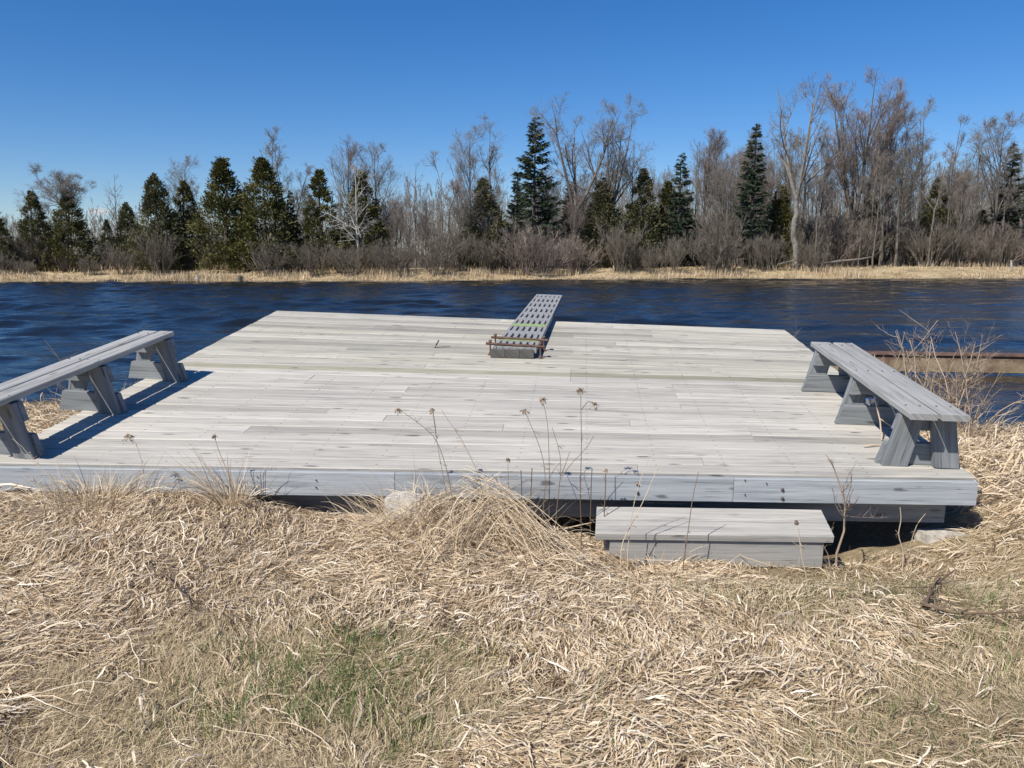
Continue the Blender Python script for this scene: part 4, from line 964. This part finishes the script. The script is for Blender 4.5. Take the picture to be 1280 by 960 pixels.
BARE = [
 ('round', 88, 212, 6, 'bare tree with a small round crown near the thin end of the row'),
 ('lean', 40, 236, 8, 'bare twiggy tree tangled with the first olive cedar'),
 ('snag', 150, 217, 9, 'lone thin bare tree standing above the little white cloud'),
 ('oval', 238, 208, 12, 'pale bare crown behind the faded olive cedar'),
 ('thin2', 347, 166, 9, 'thin spire-like bare tree rising over the broad green cedar'),
 ('oval2', 366, 188, 10, 'bare crown spreading behind the broad green cedar'),
 ('redoval', 437, 182, 10, 'pinkish bare crown behind the white birch'),
 ('birch', 449, 204, 4, 'bleached white birch with crooked branches in front of a dark cedar'),
 ('oval', 472, 192, 10, 'grey bare tree just past the white birch'),
 ('snag', 520, 202, 6, 'lone forked bare tree in the low gap of the treeline'),
 ('thin3', 564, 190, 8, 'bare tree leading the group of three before the big spruce'),
 ('oval', 588, 174, 8, 'middle bare tree of the group before the big spruce'),
 ('thin', 616, 156, 9, 'tallest bare tree of the group before the big spruce'),
 ('darkfork', 714, 134, 7, 'dark forked bare tree next to the big open spruce'),
 ('broad', 760, 140, 8, 'broad fan-shaped bare tree with the widest crown'),
 ('lean', 788, 176, 9, 'leaning bare tree on the outer side of the widest crown'),
 ('redoval', 878, 176, 11, 'first reddish bushy bare tree past the ragged spruce'),
 ('red', 906, 152, 11, 'reddish bushy bare tree beside the tall narrow spruce'),
 ('fork', 992, 100, 4.6, 'pale-trunked forked bare tree with bleached limbs'),
 ('red', 1052, 91, 10, 'highest bare tree with a dense reddish crown'),
 ('redoval', 1100, 136, 10, 'dense reddish bare tree after the highest crown'),
 ('oval2', 1122, 150, 9, 'grey bare tree in the dense stand after the highest crown'),
 ('thin', 1145, 134, 9, 'spire-topped bare tree over the bank slope'),
 ('thin3', 1187, 152, 9, 'bare tree with a forked spire, two past the dense stand'),
 ('thin2', 1213, 176, 9, 'slim bare tree in the open stand near the photo edge'),
 ('oval', 1238, 160, 8, 'bare tree in front of the dull spruce by the photo edge'),
 ('oval2', 1268, 150, 8, 'grey bare tree cut by the photo edge at the far end of the row'),
]
for key, px, pt, yo, lab in BARE: plant_tree('bare_tree', key, px, pt, yo, lab, 'bare tree', G_BARE)
# thin unnamed trees of the woods
def top_at(px):
    xs_ = [0, 60, 120, 150, 200, 300, 420, 500, 560, 640, 700, 800, 860, 920, 1000, 1100, 1180, 1280]
    t_ = [292, 272, 308, 306, 256, 240, 240, 262, 238, 245, 235, 236, 215, 205, 185, 185, 205, 200]
    return np.interp(px, xs_, t_)
for i in range(205):
    px = RNG.uniform(-30, 1310) if i < 90 else RNG.uniform(480, 1300)
    pt = top_at(px)+RNG.uniform(-22, 45)
    key = str(RNG.choice(['thin', 'thin2', 'thin3', 'lean', 'oval', 'redoval', 'thin', 'thin2']))
    yo = RNG.uniform(4.5, 26)
    plant_tree('bare_tree', key, px, pt, yo, 'thin bare tree among many alike in the far woods', 'bare tree', G_FILL)
# shrubs at the wood edge
def shrub_mesh(seed, H=2.6, spread=.35, n=26, mat='shrub'):
    rg = np.random.default_rng(seed); q = QB(); K = 6
    r0 = rg.normal(0, .28, (n, 2)); d = np.stack([r0[:, 0]*spread*2+rg.normal(0, spread*.5, n), r0[:, 1]*spread*2+rg.normal(0, spread*.5, n), np.ones(n)], 1)
    d /= np.linalg.norm(d, axis=1, keepdims=True); pts = [np.stack([r0[:, 0], r0[:, 1], np.full(n, -.05)], 1)]
    L = rg.uniform(.6, 1.05, n)*H; dd = d
    for _ in range(K-1):
        dd = dd+rg.normal(0, .09, (n, 3)); dd /= np.linalg.norm(dd, axis=1, keepdims=True); pts.append(pts[-1]+dd*(L/(K-1))[:, None])
    A = np.stack(pts, 1); ra = np.full((n, K), .017)*np.linspace(1, .4, K)[None]
    q.tubes(A, ra, 4, np.clip(rg.normal(.4, .2, n), 0, 1))
    B, rb_ = offshoots(rg, A, ra, 10, .2, .96, .4, .5, .25, 4, .6); q.tubes(B, np.full(rb_.shape, .0075), 3, np.clip(rg.normal(.5, .2, len(B)), 0, 1))
    C, rc = offshoots(rg, B, rb_, 5, .15, .98, .55, .55, .2, 3, .6); q.tubes(C, np.full(rc.shape, .0052), 3, np.clip(rg.normal(.55, .2, len(C)), 0, 1))
    o = q.build('bare_shrub', M[mat]); col.objects.unlink(o); return o
SH = [shrub_mesh(70, 2.6), shrub_mesh(71, 2.6, .5), shrub_mesh(72, 2.6, .22), shrub_mesh(73, 2.6, .4, 30, 'redtwigs')]
def shrub(px, ptop, yo, k, label, group, wide=1.):
    X = (px-640)/F*62
    for _ in range(4): Y = float(shore_far(X))+yo; X = P(px, 330, Y)[0]
    z = float(T(X, Y)); H = P(px, ptop, Y)[2]-z
    o = SH[k].copy(); col.objects.link(o); o.name = 'bare_shrub'; o.location = (X, Y, z); o.rotation_euler = (0, 0, random.uniform(0, 6.28))
    s_ = H/2.55; o.scale = (s_*wide, s_*wide, s_); return tag(o, label, 'shrub', group)
GS = 'leafless shrubs at the edge of the far woods'
named = [(200, 282, 3.2, 2, 'dark bush at the water edge under the widest olive cedar', 1.), (335, 300, 2.6, 1, 'fan-shaped grey bush alone on the grass below the broad green cedar', 1.3),
 (393, 303, 2.6, 1, 'fan-shaped grey bush below the compact green cedar', 1.3), (436, 302, 2.7, 0, 'dense grey bush below the white birch', 1.3), (660, 284, 3.2, 3, 'purplish bush below the big open spruce', 1.6),
 (545, 296, 2.8, 1, 'broad grey bush on the bank in the low gap of the treeline', 1.4), (894, 285, 3.0, 0, 'tall dark bush below the tall narrow spruce', 1.3), (490, 300, 2.8, 0, 'grey bush between the white birch and the lone forked tree', 1.3)]
for px, pt, yo, k, lab, w_ in named: shrub(px, pt, yo, k, lab, GS, w_)
for i in range(150):
    px = RNG.uniform(-30, 1310); back = RNG.random()
    lo = np.interp(px, [0, 300, 600, 900, 1280], [312, 306, 292, 280, 288])
    shrub(px, lo-RNG.uniform(-22, 20), 3.0+float(np.interp(px, [1000, 1150], [0, 4]))+back*10, int(RNG.choice([0, 0, 1, 2, 3])), 'grey leafless shrub among many alike under the far trees', GS+' (plain ones)', RNG.uniform(.8, 1.35))
# woods further back that read as one mass
q = QB(); N = 4400; rg = np.random.default_rng(99)
x = rg.uniform(-115, 120, N); y = shore_far(x)+rg.uniform(16, 46, N); z = T(x, y); H = np.interp(x, [-75, -45, -20, 20, 80], [4., 4.6, 7., 10, 11.5])*rg.uniform(.5, 1.05, N)
K = 6; t = np.linspace(0, 1, K); w = rg.normal(0, .12, (N, K, 2)).cumsum(1)
S_ = np.stack([x[:, None]+w[..., 0], y[:, None]+w[..., 1], z[:, None]+H[:, None]*t[None]], -1); sr = (H*.007)[:, None]*np.linspace(1, .25, K)[None]
q.tubes(S_, sr, 3, np.clip(rg.normal(.45, .2, N), 0, 1))
B, rb_ = offshoots(rg, S_, sr, 9, .15, .98, .24, .6, .3, 4, .6); q.tubes(B, np.full(rb_.shape, .016), 3, np.clip(rg.normal(.5, .2, len(B)), 0, 1))
C, rc = offshoots(rg, B, rb_, 4, .2, .98, .5, .6, .2, 3, .6); q.tubes(C, np.full(rc.shape, .012), 3, np.clip(rg.normal(.55, .2, len(C)), 0, 1))
tag(q.build('distant_woods', M['twigs']), kind='stuff', label='distant leafless woods behind the far trees', cat='woods')
# far-bank reeds
q = QB(); N = 34000; x = RNG.uniform(-62, 66, N); dist = RNG.gamma(1.6, 2.0, N)+.05; y = shore_far(x)+dist
k = (vnoise(x*.5, y*.9) > .18); x, y = x[k], y[k]; N = len(x)
tl = np.where(vnoise(x*.45+5, y*.6+2) > .55, 1.25, .4)*RNG.uniform(.1, .6, N)
blades(q, np.stack([x, y], 1), RNG.uniform(0, 6.28, N), RNG.uniform(.08, .35, N), np.zeros(N), RNG.uniform(.02, .05, N), np.full(N, -.02), np.clip(RNG.normal(.42, .15, N), 0, 1), K=3, tilt=tl)
tag(q.build('far_bank_reeds', M['straw']), kind='stuff', label='tan reeds and dry grass along the far waterline', cat='reeds')
# driftwood, stump, post on the far bank
def far_pt(px, yo):
    X = (px-640)/F*60
    for _ in range(4): Y = float(shore_far(X))+yo; X = P(px, 340, Y)[0]
    return np.array([X, Y, float(T(X, Y))])
c = far_pt(985, 3.8); q = QB(); q.tube([(-.9, 0, .55), (-.2, .1, .75), (.7, .1, .95)], [.09, .10, .06], 6); o_ = q.build('driftwood_log', M['pale']); o_.location = tuple(c); tag(o_, 'pale weathered log lying on the far bank below the pale forked tree', 'log')
c = far_pt(1050, 4.2); q = QB(); q.tube([(-2.0, 0, .6), (0, .2, .85), (1.6, .1, 1.0), (2.6, .2, 1.2)], [.08, .11, .09, .05], 6); o_ = q.build('fallen_log', M['bark']); o_.location = tuple(c); tag(o_, 'long grey fallen log in brush below the highest reddish tree', 'log')
c = far_pt(299, .5); q = QB(); q.tube([(0, 0, -.1), (0, 0, .2), (.02, 0, .42), (.02, 0, .43)], [.2, .16, .15, .01], 8, .2); q.tube([(-.3, 0, .1), (0, 0, .25), (.3, .1, .3)], .06, 5, .6); o_ = q.build('tree_stump', M['bark']); o_.location = tuple(c); tag(o_, 'small dark stump at the far waterline below the cedar row', 'stump')
c = far_pt(246, .9); q = QB(); q.tube([(0, 0, -.1), (.02, 0, .2), (0, 0, .42)], [.06, .06, .03], 6); q.tube([(-.15, 0, .1), (.15, 0, .28)], .05, 5); o_ = q.build('white_stake', M['birch']); o_.location = tuple(c); tag(o_, 'tiny white stake at the far waterline left of the stump', 'stake')
c = far_pt(1263, 4.5); q = QB(); q.tube([(0, 0, -.1), (.05, 0, .5), (-.05, 0, .9)], [.10, .09, .06], 6); o_ = q.build('broken_stub', M['birch']); o_.location = tuple(c); tag(o_, 'pale broken tree stub on the bare bank slope near the photo edge', 'stump')

# ------------------------------------------------------------------ light
sun_dir = Vector((-.305, -.34, .50)).normalized()
sl = bpy.data.lights.new('sun', 'SUN'); sl.energy = 5.0; sl.angle = R(.53); sl.color = (1, .945, .85)
so = bpy.data.objects.new('sun', sl); link(so); so.rotation_euler = sun_dir.to_track_quat('Z', 'Y').to_euler()
wd = bpy.data.worlds.new('World'); sc.world = wd; wd.use_nodes = True; nt = wd.node_tree; bg = nt.nodes['Background']
sky = nt.nodes.new('ShaderNodeTexSky'); sky.sky_type = 'NISHITA'; sky.sun_disc = False
sky.sun_elevation = math.asin(sun_dir.z); sky.sun_rotation = math.atan2(sun_dir.x, sun_dir.y)
sky.altitude = 200; sky.air_density = 1.0; sky.dust_density = 0.0; sky.ozone_density = 2.0
bg.inputs['Strength'].default_value = .072
hs = nt.nodes.new('ShaderNodeHueSaturation'); hs.inputs['Saturation'].default_value = 1.24; hs.inputs['Value'].default_value = 1.0
tn = nt.nodes.new('ShaderNodeMix'); tn.data_type = 'RGBA'; tn.blend_type = 'MULTIPLY'; tn.inputs[0].default_value = 1; tn.inputs[7].default_value = (.86, .965, 1.22, 1)
nt.links.new(sky.outputs[0], tn.inputs[6]); nt.links.new(tn.outputs[2], hs.inputs['Color'])
# one small low cloud: a patch of sky directions broken by noise
tc = nt.nodes.new('ShaderNodeTexCoord'); cd = ray(128, 264); cd /= np.linalg.norm(cd)
mp = nt.nodes.new('ShaderNodeVectorMath'); mp.operation = 'SUBTRACT'; nt.links.new(tc.outputs['Generated'], mp.inputs[0]); mp.inputs[1].default_value = tuple(cd)
sc_ = nt.nodes.new('ShaderNodeVectorMath'); sc_.operation = 'MULTIPLY'; nt.links.new(mp.outputs[0], sc_.inputs[0]); sc_.inputs[1].default_value = (34, 34, 105)
ln_ = nt.nodes.new('ShaderNodeVectorMath'); ln_.operation = 'LENGTH'; nt.links.new(sc_.outputs[0], ln_.inputs[0])
nz = nt.nodes.new('ShaderNodeTexNoise'); nz.inputs['Scale'].default_value = 60; nz.inputs['Detail'].default_value = 4; nt.links.new(tc.outputs['Generated'], nz.inputs['Vector'])
ad = nt.nodes.new('ShaderNodeMath'); ad.operation = 'ADD'; nt.links.new(ln_.outputs['Value'], ad.inputs[0]); nt.links.new(nz.outputs['Fac'], ad.inputs[1])
rp = nt.nodes.new('ShaderNodeValToRGB'); rp.color_ramp.elements[0].position = .75; rp.color_ramp.elements[0].color = (.75, .75, .75, 1); rp.color_ramp.elements[1].position = 1.5; rp.color_ramp.elements[1].color = (0, 0, 0, 1)
nt.links.new(ad.outputs[0], rp.inputs[0])
mx = nt.nodes.new('ShaderNodeMix'); mx.data_type = 'RGBA'; nt.links.new(rp.outputs[0], mx.inputs[0]); nt.links.new(hs.outputs[0], mx.inputs[6]); mx.inputs[7].default_value = (7.2, 7.4, 7.8, 1)
nt.links.new(mx.outputs[2], bg.inputs['Color'])
vs = sc.view_settings; vs.view_transform = 'Standard'; vs.look = 'None'; vs.exposure = .33; vs.gamma = 1; vs.use_curve_mapping = False
